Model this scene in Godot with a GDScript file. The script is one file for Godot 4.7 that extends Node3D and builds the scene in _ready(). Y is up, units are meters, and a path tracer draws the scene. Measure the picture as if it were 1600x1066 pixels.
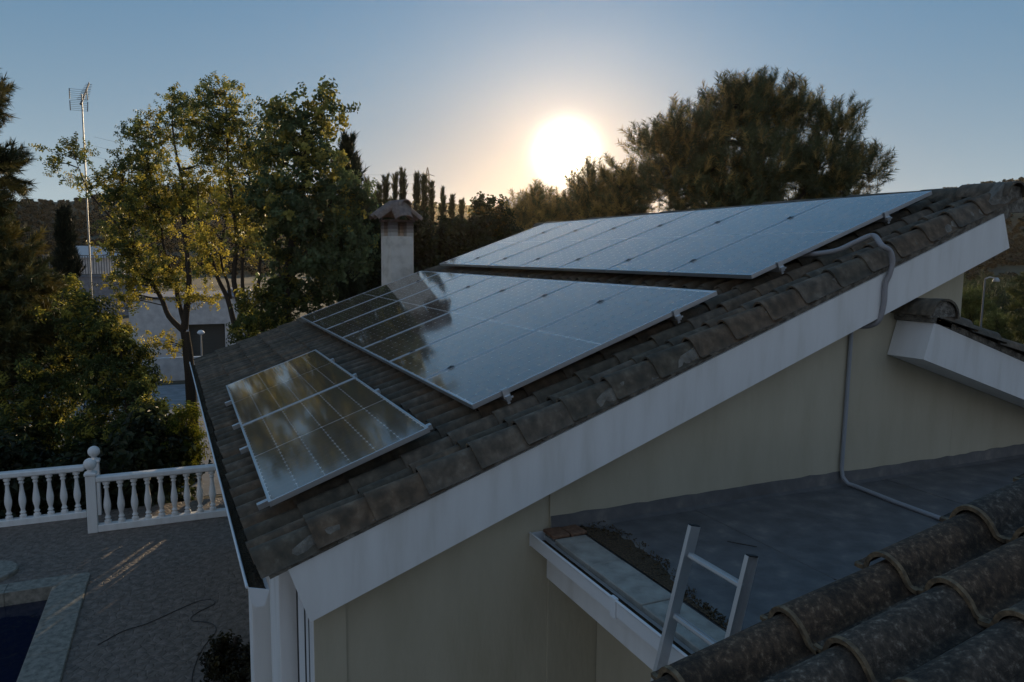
extends Node3D
# A low sun over a tiled roof with solar panels. y is up; the roof's eave runs along z, its slope rises towards +x.

var rng := RandomNumberGenerator.new()
var taken := {}
var M := {}

const PITCH := 0.3544
const CAMERA_AT := Vector3(-1.7047, 0.952, 4.3935)
const SUN_TOWARDS := Vector3(0.46984, 0.13705, -0.87205)

const CAMERA_BASIS := Basis(Vector3(0.911612, 0.010831, 0.410908), Vector3(0.036323, 0.993620, -0.106775), Vector3(-0.409443, 0.112263, 0.905403))

const ACACIA := {"lumps": [
	[-3.79, 3.06, -15.59, 0.53, 0.53, 0.53, 0.35, 0.45],
	[-3.17, 2.51, -15.24, 0.44, 0.37, 0.41, 0.3, 0.4],
	[-2.34, 3.33, -14.96, 0.56, 0.92, 0.74, 0.3, 0.8],
	[-1.64, 4.07, -14.74, 0.62, 0.67, 0.64, 0.3, 0.8],
	[-2.18, 2.08, -14.74, 0.92, 0.74, 0.83, 0.4, 0.9],
	[-2.81, 1.27, -14.92, 0.81, 0.59, 0.7, 0.4, 0.8],
	[-2.03, 0.62, -14.49, 0.81, 0.56, 0.69, 0.6, 0.7],
	[-1.35, 2.53, -14.42, 0.67, 0.81, 0.74, 0.45, 0.8],
	[-2.72, 0.32, -14.76, 0.56, 0.59, 0.58, 0.5, 0.7],
	[-2.1, -1.22, -14.29, 0.41, 0.21, 0.31, 0.9, 0.5],
	[-1.18, -0.03, -14.02, 0.53, 0.33, 0.43, 0.95, 0.45],
	[-2.71, 2.37, -15.01, 0.59, 0.67, 0.63, 0.3, 0.8],
], "stems": [
	[[-1.54, -2.61, -13.87, 0.122], [-1.59, -1.46, -14.03, 0.112], [-1.64, -0.83, -14.13, 0.101]],
	[[-1.64, -0.83, -14.13, 0.072], [-1.98, -0.48, -14.33, 0.062], [-2.11, -0.1, -14.44, 0.053], [-2.3, 0.36, -14.58, 0.043], [-2.52, 0.91, -14.74, 0.034], [-2.73, 1.64, -14.93, 0.024], [-2.84, 2.52, -15.09, 0.014]],
	[[-1.63, -0.63, -14.15, 0.058], [-1.73, -0.04, -14.27, 0.05], [-1.84, 0.33, -14.37, 0.042], [-1.93, 0.91, -14.48, 0.034], [-2.12, 1.94, -14.69, 0.026], [-2.34, 3.26, -14.96, 0.019], [-2.35, 3.99, -15.05, 0.011]],
	[[-1.64, -0.77, -14.14, 0.086], [-1.56, -0.26, -14.17, 0.074], [-1.54, 0.4, -14.24, 0.061], [-1.51, 1.5, -14.37, 0.049], [-1.54, 2.53, -14.51, 0.036], [-1.65, 3.56, -14.68, 0.023], [-1.66, 4.44, -14.8, 0.011]],
	[[-2.52, 0.91, -14.74, 0.036], [-3.0, 1.63, -15.05, 0.026], [-3.52, 2.36, -15.38, 0.017], [-3.79, 3.09, -15.59, 0.007]],
]}
const ACACIA_TWO := {"lumps": [
	[-0.73, 4.15, -13.46, 0.56, 0.56, 0.56, 0.35, 0.7],
	[-0.55, 3.24, -13.26, 0.78, 0.63, 0.7, 0.35, 0.85],
	[-1.1, 3.51, -13.54, 0.51, 0.54, 0.52, 0.3, 0.8],
	[-0.75, 1.98, -13.19, 0.7, 0.78, 0.74, 0.65, 0.6],
	[-1.04, 0.92, -13.2, 0.59, 0.56, 0.58, 0.8, 0.55],
	[-0.19, 2.47, -13.0, 0.51, 0.78, 0.64, 0.5, 0.65],
	[-0.72, 4.57, -13.5, 0.31, 0.25, 0.28, 0.45, 0.5],
	[-0.2, 1.21, -12.85, 0.45, 0.63, 0.54, 0.6, 0.45],
	[-0.11, 3.52, -13.1, 0.51, 0.56, 0.54, 0.35, 0.7],
], "stems": [
	[[-0.31, -1.87, -12.52, 0.144], [-0.27, -0.54, -12.67, 0.133], [-0.28, -0.16, -12.72, 0.122]],
	[[-0.42, -1.31, -12.64, 0.072], [-0.57, -0.61, -12.79, 0.062], [-0.69, -0.01, -12.92, 0.053], [-0.89, 0.49, -13.07, 0.043], [-1.07, 1.12, -13.23, 0.034], [-1.29, 1.62, -13.39, 0.024], [-1.31, 2.46, -13.51, 0.014]],
	[[-0.69, -0.01, -12.92, 0.043], [-0.78, 0.33, -13.0, 0.034], [-0.82, 0.93, -13.1, 0.024], [-0.75, 1.77, -13.17, 0.014]],
	[[-0.29, -0.33, -12.7, 0.072], [-0.42, -0.23, -12.77, 0.063], [-0.55, 0.38, -12.9, 0.054], [-0.57, 1.21, -13.02, 0.045], [-0.59, 2.05, -13.13, 0.036], [-0.64, 2.87, -13.25, 0.027], [-0.65, 3.88, -13.39, 0.018], [-0.7, 4.64, -13.5, 0.009]],
	[[-0.42, -0.23, -12.77, 0.05], [-0.41, 0.72, -12.88, 0.036], [-0.28, 2.19, -13.01, 0.023], [-0.13, 3.31, -13.08, 0.009]],
	[[-0.18, -0.19, -12.67, 0.043], [-0.09, 0.91, -12.76, 0.032], [-0.02, 2.14, -12.88, 0.02], [-0.09, 3.17, -13.04, 0.009]],
]}
const BROADLEAF := {"lumps": [  # upper lumps hold more light leaves: a sunlit top painted into the colour
	[0.73, 3.6, -11.4, 0.68, 0.52, 0.6, 0.45, 0.9],
	[1.04, 3.83, -11.29, 0.47, 0.34, 0.4, 0.45, 0.8],
	[0.41, 2.89, -11.46, 0.59, 0.65, 0.62, 0.3, 1.0],
	[1.18, 2.74, -11.09, 0.5, 0.63, 0.56, 0.4, 1.0],
	[0.73, 1.85, -11.19, 0.94, 0.72, 0.83, 0.1, 1.1],
	[0.99, 0.95, -10.96, 0.81, 0.59, 0.7, 0.05, 1.1],
	[1.51, 1.15, -10.74, 0.52, 0.52, 0.52, 0.05, 1.0],
	[0.35, 0.62, -11.2, 0.47, 0.42, 0.44, 0.1, 0.7],
	[0.13, 1.85, -11.45, 0.52, 0.78, 0.65, 0.2, 0.9],
	[1.51, 2.06, -10.86, 0.31, 0.39, 0.35, 0.2, 0.8],
], "stems": [
	[[0.01, -2.17, -11.01, 0.122], [0.16, -0.61, -11.14, 0.104], [0.32, 0.42, -11.19, 0.085], [0.49, 1.2, -11.21, 0.067], [0.6, 2.24, -11.29, 0.048], [0.68, 3.28, -11.38, 0.029], [0.69, 3.99, -11.47, 0.011]],
	[[0.32, 0.42, -11.19, 0.058], [0.7, 1.08, -11.1, 0.042], [1.08, 1.86, -11.03, 0.026], [1.24, 2.77, -11.07, 0.011]],
	[[0.39, 0.68, -11.2, 0.043], [0.93, 0.95, -10.98, 0.027], [1.47, 1.15, -10.76, 0.011]],
	[[0.26, 0.16, -11.19, 0.043], [0.17, 0.94, -11.32, 0.027], [0.16, 1.85, -11.44, 0.011]],
]}
const DARK_CONIFER := {"lumps": [
	[-5.4, 4.22, -14.8, 0.3, 0.49, 0.39, 0.2, 0.9],
	[-5.38, 3.35, -14.69, 0.32, 0.32, 0.32, 0.2, 0.9],
	[-5.28, 2.72, -14.56, 0.49, 0.46, 0.47, 0.2, 1.0],
	[-5.58, 1.81, -14.59, 0.54, 0.54, 0.54, 0.2, 1.0],
	[-5.49, 1.01, -14.45, 0.94, 0.54, 0.74, 0.35, 1.0],
	[-5.33, 0.2, -14.28, 1.15, 0.61, 0.88, 0.4, 1.0],
	[-5.37, -0.73, -14.17, 1.15, 0.67, 0.91, 0.35, 1.1],
	[-5.4, -1.67, -14.07, 1.01, 0.67, 0.84, 0.3, 1.0],
], "stems": [
	[[-5.68, -5.83, -13.68, 0.158], [-5.53, -1.81, -14.12, 0.124], [-5.4, 0.87, -14.39, 0.09], [-5.3, 2.88, -14.59, 0.056], [-5.21, 4.76, -14.78, 0.022]],
]}
const SHRUB_A := {"lumps": [
	[-4.66, -2.49, -13.09, 0.72, 0.78, 0.75, 0.25, 1.3],
	[-4.4, -1.71, -13.06, 0.65, 0.52, 0.59, 0.25, 1.2],
	[-4.99, -3.14, -13.15, 0.65, 0.59, 0.62, 0.15, 1.3],
	[-4.09, -3.0, -12.76, 0.52, 0.59, 0.55, 0.15, 1.2],
], "stems": [
	[[-4.71, -5.34, -12.75, 0.043], [-4.62, -3.0, -13.0, 0.029], [-4.52, -1.71, -13.12, 0.014]],
]}
const SHRUB_B := {"lumps": [
	[-3.36, -0.99, -13.35, 0.75, 0.68, 0.71, 0.35, 1.1],
	[-3.71, -0.45, -13.57, 0.61, 0.47, 0.54, 0.4, 1.0],
	[-3.19, -1.89, -12.94, 0.8, 0.67, 0.74, 0.2, 1.2],
	[-2.88, -1.25, -13.09, 0.54, 0.54, 0.54, 0.3, 1.0],
], "stems": [
	[[-3.45, -5.26, -12.74, 0.043], [-3.36, -2.85, -13.0, 0.029], [-3.35, -0.98, -13.23, 0.014]],
	[[-3.36, -2.85, -13.0, 0.029], [-2.95, -1.78, -12.95, 0.02], [-2.86, -0.97, -13.01, 0.011]],
]}
const SHRUB_C := {"lumps": [
	[-3.07, -2.73, -12.33, 0.78, 0.59, 0.69, 0.3, 1.3],
	[-2.46, -2.52, -12.09, 0.47, 0.47, 0.47, 0.15, 1.1],
	[-2.58, -1.87, -12.55, 0.48, 0.45, 0.47, 0.2, 0.9],
	[-3.51, -3.38, -12.45, 0.72, 0.46, 0.59, 0.15, 1.3],
	[-2.61, -3.3, -12.06, 0.59, 0.46, 0.52, 0.15, 1.2],
], "stems": [
	[[-3.03, -5.06, -12.03, 0.108], [-2.98, -3.5, -12.2, 0.061], [-2.75, -2.2, -12.26, 0.014]],
]}
const SHRUB_D := {"lumps": [
	[-4.29, -0.21, -16.51, 0.63, 0.47, 0.55, 0.45, 0.8],
	[-4.71, -0.88, -15.52, 0.74, 0.74, 0.74, 0.2, 1.1],
	[-4.12, -1.39, -14.63, 0.65, 0.65, 0.65, 0.2, 1.1],
], "stems": [
	[[-4.59, -5.0, -14.95, 0.043], [-4.5, -2.35, -15.24, 0.029], [-4.29, -0.44, -15.38, 0.014]],
]}
const SHRUB_E := {"lumps": [
	[-0.28, -0.25, -11.6, 0.4, 0.45, 0.42, 0.15, 1.0],
	[0.2, -0.11, -11.4, 0.45, 0.48, 0.46, 0.25, 1.0],
	[-0.48, -0.64, -11.64, 0.29, 0.29, 0.29, 0.15, 0.9],
	[0.69, 0.09, -11.2, 0.53, 0.34, 0.44, 0.08, 1.0],
], "stems": [
	[[-0.22, -1.95, -11.37, 0.108], [-0.19, -0.9, -11.48, 0.061], [-0.22, -0.12, -11.59, 0.014]],
	[[-0.19, -0.9, -11.48, 0.029], [0.33, -0.11, -11.35, 0.014]],
]}
const BRIGHT_BUSH := {"lumps": [
	[-1.7, -2.74, -11.27, 0.33, 0.43, 0.38, 0.5, 0.9],
	[-1.57, -2.36, -11.26, 0.18, 0.3, 0.24, 0.5, 0.8],
	[-1.97, -3.06, -11.36, 0.28, 0.25, 0.27, 0.4, 0.8],
	[-1.66, -3.18, -11.2, 0.32, 0.25, 0.29, 0.4, 0.9],
], "stems": [
	[[-1.83, -4.51, -11.11, 0.022], [-1.79, -3.62, -11.21, 0.014], [-1.7, -2.74, -11.27, 0.007]],
	[[-1.79, -3.62, -11.21, 0.014], [-1.89, -2.99, -11.32, 0.007]],
]}
const BIG_PINE := {"lumps": [
	[19.11, 6.58, -20.02, 1.62, 1.3, 1.46, 0.3, 1.0],
	[17.53, 5.65, -20.62, 1.44, 1.17, 1.3, 0.3, 1.0],
	[16.33, 5.38, -21.13, 0.94, 1.17, 1.06, 0.3, 0.8],
	[20.32, 6.98, -19.53, 0.89, 1.17, 1.03, 0.3, 0.9],
	[21.37, 6.47, -18.99, 0.94, 1.17, 1.06, 0.3, 0.95],
	[22.9, 6.23, -18.27, 0.84, 1.1, 0.97, 0.3, 0.85],
	[23.8, 4.76, -17.68, 0.94, 0.78, 0.86, 0.3, 0.85],
	[19.87, 4.51, -19.43, 2.48, 1.3, 1.89, 0.15, 1.2],
	[16.99, 3.96, -20.66, 1.62, 1.04, 1.33, 0.3, 1.1],
	[22.37, 4.54, -18.3, 1.44, 1.17, 1.3, 0.15, 1.1],
	[19.1, 2.95, -19.58, 2.87, 0.78, 1.83, 0.15, 1.0],
	[19.51, 7.62, -19.98, 0.68, 0.68, 0.68, 0.3, 0.8],
	[22.44, 3.25, -18.11, 1.83, 0.65, 1.24, 0.15, 0.9],
], "stems": [
	[[19.87, -1.97, -18.62, 0.202], [19.88, 1.66, -19.07, 0.158], [19.73, 3.99, -19.42, 0.115], [19.58, 6.32, -19.78, 0.072], [19.52, 8.14, -20.03, 0.029]],
	[[19.88, 1.66, -19.07, 0.108], [18.4, 3.46, -19.96, 0.065], [17.53, 5.52, -20.61, 0.022]],
	[[19.88, 1.66, -19.07, 0.108], [21.74, 3.76, -18.48, 0.065], [22.9, 6.1, -18.25, 0.022]],
	[[19.86, 2.96, -19.24, 0.072], [20.84, 5.04, -19.05, 0.047], [21.38, 6.86, -19.03, 0.022]],
	[[18.4, 3.46, -19.96, 0.058], [16.77, 4.47, -20.82, 0.036], [16.22, 5.5, -21.2, 0.014]],
	[[21.74, 3.76, -18.48, 0.058], [23.8, 4.76, -17.68, 0.014]],
]}
const GLARE_PINE := {"lumps": [
	[12.94, 3.28, -25.72, 0.92, 0.75, 0.83, 0.5, 0.9],
	[12.79, 2.62, -25.71, 1.15, 0.72, 0.93, 0.5, 1.0],
	[11.74, 2.46, -26.16, 0.86, 0.52, 0.69, 0.5, 1.0],
	[13.71, 2.77, -25.31, 0.75, 0.57, 0.66, 0.5, 1.0],
], "stems": [
	[[12.66, -2.37, -25.15, 0.144], [12.78, 1.05, -25.52, 0.086], [12.9, 3.62, -25.78, 0.029]],
]}
const GLARE_PINE_TWO := {"lumps": [
	[15.4, 3.99, -24.7, 0.8, 0.92, 0.86, 0.5, 0.9],
	[15.29, 2.93, -24.62, 1.15, 0.75, 0.95, 0.5, 1.0],
	[14.49, 2.78, -24.96, 0.86, 0.63, 0.75, 0.5, 1.0],
	[15.94, 2.94, -24.32, 0.98, 0.75, 0.86, 0.5, 1.0],
], "stems": [
	[[15.09, -2.34, -24.05, 0.144], [15.26, 1.65, -24.47, 0.086], [15.42, 4.5, -24.75, 0.029]],
]}
const GLARE_PINE_THREE := {"lumps": [
	[15.91, 4.27, -23.39, 0.61, 0.84, 0.72, 0.5, 0.8],
	[16.05, 3.17, -23.2, 0.89, 0.84, 0.86, 0.5, 1.0],
	[16.71, 3.86, -22.98, 0.72, 0.95, 0.84, 0.5, 0.9],
], "stems": [
	[[15.78, -2.23, -22.65, 0.144], [15.87, 1.64, -23.09, 0.086], [15.93, 4.68, -23.44, 0.029]],
]}
const ROUND_TREE := {"lumps": [
	[8.38, 2.52, -19.95, 0.45, 0.29, 0.37, 0.2, 1.0],
	[8.47, 2.03, -19.86, 0.68, 0.45, 0.57, 0.2, 1.1],
	[7.74, 1.91, -20.17, 0.57, 0.5, 0.53, 0.2, 1.0],
], "stems": [
	[[8.23, -1.68, -19.5, 0.086], [8.33, 1.01, -19.79, 0.054], [8.38, 2.36, -19.94, 0.022]],
]}
const HILL_PINE := {"lumps": [
	[52.32, -2.14, -31.54, 1.15, 0.86, 1.0, 0.9, 1.0],
	[51.92, -3.52, -31.55, 0.86, 0.96, 0.91, 0.7, 1.0],
	[52.93, -3.27, -31.12, 1.15, 0.96, 1.05, 0.6, 0.9],
], "stems": [
	[[52.03, -9.94, -30.7, 0.144], [52.27, -3.28, -31.42, 0.036]],
]}
const HILL_PINE_TWO := {"lumps": [
	[60.37, -2.93, -34.43, 1.38, 0.96, 1.17, 0.6, 1.0],
	[61.31, -3.71, -33.91, 1.27, 1.06, 1.17, 0.5, 1.0],
], "stems": [
	[[60.31, -11.1, -33.44, 0.144], [60.58, -3.71, -34.23, 0.036]],
]}
const HILL_PINE_THREE := {"lumps": [
	[45.88, -3.46, -25.45, 0.9, 0.74, 0.82, 0.8, 1.0],
	[46.61, -4.06, -25.05, 1.06, 0.74, 0.9, 0.6, 1.0],
], "stems": [
	[[45.89, -8.33, -24.84, 0.144], [46.06, -3.86, -25.32, 0.036]],
]}
const LAYERED_PINE := {"lumps": [
	[40.36, 0.12, -20.66, 0.56, 0.17, 0.37, 0.5, 0.8],
	[40.27, -0.64, -20.61, 0.84, 0.21, 0.52, 0.5, 0.8],
	[40.24, -1.47, -20.52, 0.97, 0.24, 0.61, 0.5, 0.8],
	[40.14, -2.37, -20.45, 1.04, 0.28, 0.66, 0.5, 0.8],
	[40.24, -3.3, -20.29, 1.18, 0.28, 0.73, 0.5, 0.8],
], "stems": [
	[[40.24, -8.31, -19.67, 0.115], [40.47, -2.09, -20.34, 0.068], [40.5, 0.5, -20.64, 0.022]],
]}

# ---------------------------------------------------------------- mesh builder (faces given counter-clockwise from outside)
class MB:
	var v := PackedVector3Array()
	var n := PackedVector3Array()
	var ix := PackedInt32Array()

	func tri(a: Vector3, b: Vector3, c: Vector3) -> void:
		var m := (b - a).cross(c - a).normalized()
		var k := v.size()
		v.append_array([a, b, c])
		n.append_array([m, m, m])
		ix.append_array([k, k + 2, k + 1])

	func quad(a: Vector3, b: Vector3, c: Vector3, d: Vector3) -> void:
		var m := (c - a).cross(d - b).normalized()
		var k := v.size()
		v.append_array([a, b, c, d])
		n.append_array([m, m, m, m])
		ix.append_array([k, k + 2, k + 1, k, k + 3, k + 2])

	func quad_n(a: Vector3, b: Vector3, c: Vector3, d: Vector3, na: Vector3, nb: Vector3, nc: Vector3, nd: Vector3) -> void:
		var k := v.size()
		v.append_array([a, b, c, d])
		n.append_array([na, nb, nc, nd])
		ix.append_array([k, k + 2, k + 1, k, k + 3, k + 2])

	func fan(pts: Array) -> void:
		for i in range(1, pts.size() - 1):
			tri(pts[0], pts[i], pts[i + 1])

	func quad_out(a: Vector3, b: Vector3, c: Vector3, d: Vector3, mid: Vector3) -> void:
		if (c - a).cross(d - b).dot((a + b + c + d) / 4.0 - mid) < 0.0:
			quad(d, c, b, a)
		else:
			quad(a, b, c, d)

	func tri_out(a: Vector3, b: Vector3, c: Vector3, mid: Vector3) -> void:
		if (b - a).cross(c - a).dot((a + b + c) / 3.0 - mid) < 0.0:
			tri(c, b, a)
		else:
			tri(a, b, c)

	# a centred box, its edges chamfered by b
	func box(t: Transform3D, s: Vector3, b := 0.0) -> void:
		var h := s / 2.0
		var mid := t.origin
		if b <= 0.0:
			for axis in 3:
				var u := (axis + 1) % 3
				var w := (axis + 2) % 3
				for sg in [-1.0, 1.0]:
					var p := []
					for q in [[-1, -1], [1, -1], [1, 1], [-1, 1]]:
						var c := Vector3.ZERO
						c[axis] = sg * h[axis]
						c[u] = q[0] * h[u]
						c[w] = q[1] * h[w]
						p.append(t * c)
					quad_out(p[0], p[1], p[2], p[3], mid)
			return
		var at := func(axis: int, sx: float, sy: float, sz: float) -> Vector3:
			var c := Vector3(sx * (h.x - b), sy * (h.y - b), sz * (h.z - b))
			c[axis] = [sx, sy, sz][axis] * h[axis]
			return t * c
		for axis in 3:
			var u := (axis + 1) % 3
			var w := (axis + 2) % 3
			for sg in [-1.0, 1.0]:
				var p := []
				for q in [[-1.0, -1.0], [1.0, -1.0], [1.0, 1.0], [-1.0, 1.0]]:
					var g := [0.0, 0.0, 0.0]
					g[axis] = sg
					g[u] = q[0]
					g[w] = q[1]
					p.append(at.call(axis, g[0], g[1], g[2]))
				quad_out(p[0], p[1], p[2], p[3], mid)
			for a in [-1.0, 1.0]:
				for c in [-1.0, 1.0]:
					var g0 := [0.0, 0.0, 0.0]
					var g1 := [0.0, 0.0, 0.0]
					g0[axis] = -1.0
					g1[axis] = 1.0
					g0[u] = a
					g1[u] = a
					g0[w] = c
					g1[w] = c
					quad_out(at.call(u, g0[0], g0[1], g0[2]), at.call(u, g1[0], g1[1], g1[2]), at.call(w, g1[0], g1[1], g1[2]), at.call(w, g0[0], g0[1], g0[2]), mid)
		for sx in [-1.0, 1.0]:
			for sy in [-1.0, 1.0]:
				for sz in [-1.0, 1.0]:
					tri_out(at.call(0, sx, sy, sz), at.call(1, sx, sy, sz), at.call(2, sx, sy, sz), mid)

	func block(lo: Vector3, hi: Vector3, b := 0.0) -> void:
		box(Transform3D(Basis(), (lo + hi) / 2.0), (hi - lo).abs(), b)

	func tube(pts: Array, radii: Array, sides := 6, caps := true) -> void:
		var rows := []
		var norms := []
		var side := Vector3.ZERO
		for i in pts.size():
			var a: Vector3 = pts[maxi(i - 1, 0)]
			var b: Vector3 = pts[mini(i + 1, pts.size() - 1)]
			var d := (b - a).normalized()
			if side == Vector3.ZERO:
				side = d.cross(Vector3.UP if absf(d.y) < 0.9 else Vector3.RIGHT).normalized()
			side = (side - d * side.dot(d)).normalized()
			var up := d.cross(side)
			var r := []
			var m := []
			for k in sides + 1:
				var ang := TAU * k / sides
				var o := side * cos(ang) + up * sin(ang)
				m.append(o)
				r.append(pts[i] + o * radii[i])
			rows.append(r)
			norms.append(m)
		for i in pts.size() - 1:
			for k in sides:
				quad_n(rows[i][k], rows[i][k + 1], rows[i + 1][k + 1], rows[i + 1][k], norms[i][k], norms[i][k + 1], norms[i + 1][k + 1], norms[i + 1][k])
		if caps:
			for k in sides:
				tri(pts[0], rows[0][k + 1], rows[0][k])
				var e: int = pts.size() - 1
				tri(pts[e], rows[e][k], rows[e][k + 1])

	# profile: [radius, height] from bottom to top
	func lathe(t: Transform3D, profile: Array, sides := 12) -> void:
		for i in profile.size() - 1:
			var r0: float = profile[i][0]
			var y0: float = profile[i][1]
			var r1: float = profile[i + 1][0]
			var y1: float = profile[i + 1][1]
			var out := Vector2(y1 - y0, r0 - r1).normalized()
			for k in sides:
				var p := []
				for c in [[r0, y0, k], [r0, y0, k + 1], [r1, y1, k + 1], [r1, y1, k]]:
					var ang: float = -TAU * c[2] / sides
					p.append([t * Vector3(c[0] * cos(ang), c[1], c[0] * sin(ang)), (t.basis * Vector3(out.x * cos(ang), out.y, out.x * sin(ang))).normalized()])
				quad_n(p[0][0], p[1][0], p[2][0], p[3][0], p[0][1], p[1][1], p[2][1], p[3][1])

	# a convex outline (counter-clockwise seen from the side that "along" points away from), pushed along
	func prism(pts: Array, along: Vector3) -> void:
		var mid := Vector3.ZERO
		for q in pts:
			mid += q
		mid = mid / pts.size() + along / 2.0
		for i in range(1, pts.size() - 1):
			tri_out(pts[0], pts[i], pts[i + 1], mid)
			tri_out(pts[0] + along, pts[i] + along, pts[i + 1] + along, mid)
		for i in pts.size():
			var a: Vector3 = pts[i]
			var b: Vector3 = pts[(i + 1) % pts.size()]
			quad_out(a, b, b + along, a + along, mid)

	func mesh() -> ArrayMesh:
		var arr := []
		arr.resize(Mesh.ARRAY_MAX)
		arr[Mesh.ARRAY_VERTEX] = v
		arr[Mesh.ARRAY_NORMAL] = n
		arr[Mesh.ARRAY_INDEX] = ix
		var m := ArrayMesh.new()
		m.add_surface_from_arrays(Mesh.PRIMITIVE_TRIANGLES, arr)
		return m


# ---------------------------------------------------------------- naming
func numbered(called: String, parent: Node) -> String:
	var key := str(parent.get_instance_id()) + called
	var k: int = taken.get(key, 0)
	taken[key] = k + 1
	return called if k == 0 else "%s_%03d" % [called, k]


func tag(o: Node, label: String, category := "", group := "", kind := "") -> void:
	if label: o.set_meta("label", label)
	if category: o.set_meta("category", category)
	if group: o.set_meta("group", group)
	if kind: o.set_meta("kind", kind)


func thing(called: String, label: String, category: String, at := Vector3.ZERO, group := "") -> Node3D:
	var o := Node3D.new()
	o.name = numbered(called, self)
	add_child(o)
	o.position = at
	tag(o, label, category, group)
	return o


func obj(called: String, mesh: Mesh, mat: Material, parent: Node = self, t := Transform3D()) -> MeshInstance3D:
	var o := MeshInstance3D.new()
	o.name = numbered(called, parent)
	o.mesh = mesh
	o.material_override = mat
	o.transform = t
	parent.add_child(o)
	return o


func copy(o: Node3D) -> Node3D:
	var c: Node3D = o.duplicate()
	c.name = numbered(String(o.name).rstrip("0123456789").trim_suffix("_"), self)
	add_child(c)
	return c


# ---------------------------------------------------------------- materials
func lin(r: float, g: float, b: float) -> Color:
	return Color(r, g, b).linear_to_srgb()


func ramp(stops: Array) -> Gradient:
	var g := Gradient.new()
	g.offsets = PackedFloat32Array(stops.map(func(s): return s[0]))
	g.colors = PackedColorArray(stops.map(func(s): return s[1] if s[1] is Color else Color(s[1], s[1], s[1])))
	return g


func noise(sd: int, freq: float, octaves: int, stops: Array, size := 512, kind := FastNoiseLite.TYPE_SIMPLEX_SMOOTH) -> NoiseTexture2D:
	var f := FastNoiseLite.new()
	f.seed = sd
	f.noise_type = kind
	f.frequency = freq
	f.fractal_octaves = octaves
	f.fractal_gain = 0.55
	var t := NoiseTexture2D.new()
	t.width = size
	t.height = size
	t.seamless = true
	t.noise = f
	t.color_ramp = ramp(stops)
	return t


func material(color: Color, rough := 0.8, albedo: Texture2D = null, scale := 1.0, bump: Texture2D = null, height := 0.3, metal := 0.0) -> StandardMaterial3D:
	var m := StandardMaterial3D.new()
	m.albedo_color = color
	m.roughness = rough
	m.metallic = metal
	if albedo or bump:
		m.uv1_triplanar = true
		m.uv1_world_triplanar = true
		m.uv1_scale = Vector3.ONE * scale
	if albedo:
		m.albedo_texture = albedo
	if bump:
		m.heightmap_enabled = true
		m.heightmap_texture = bump
		m.heightmap_scale = height
	return m


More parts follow.
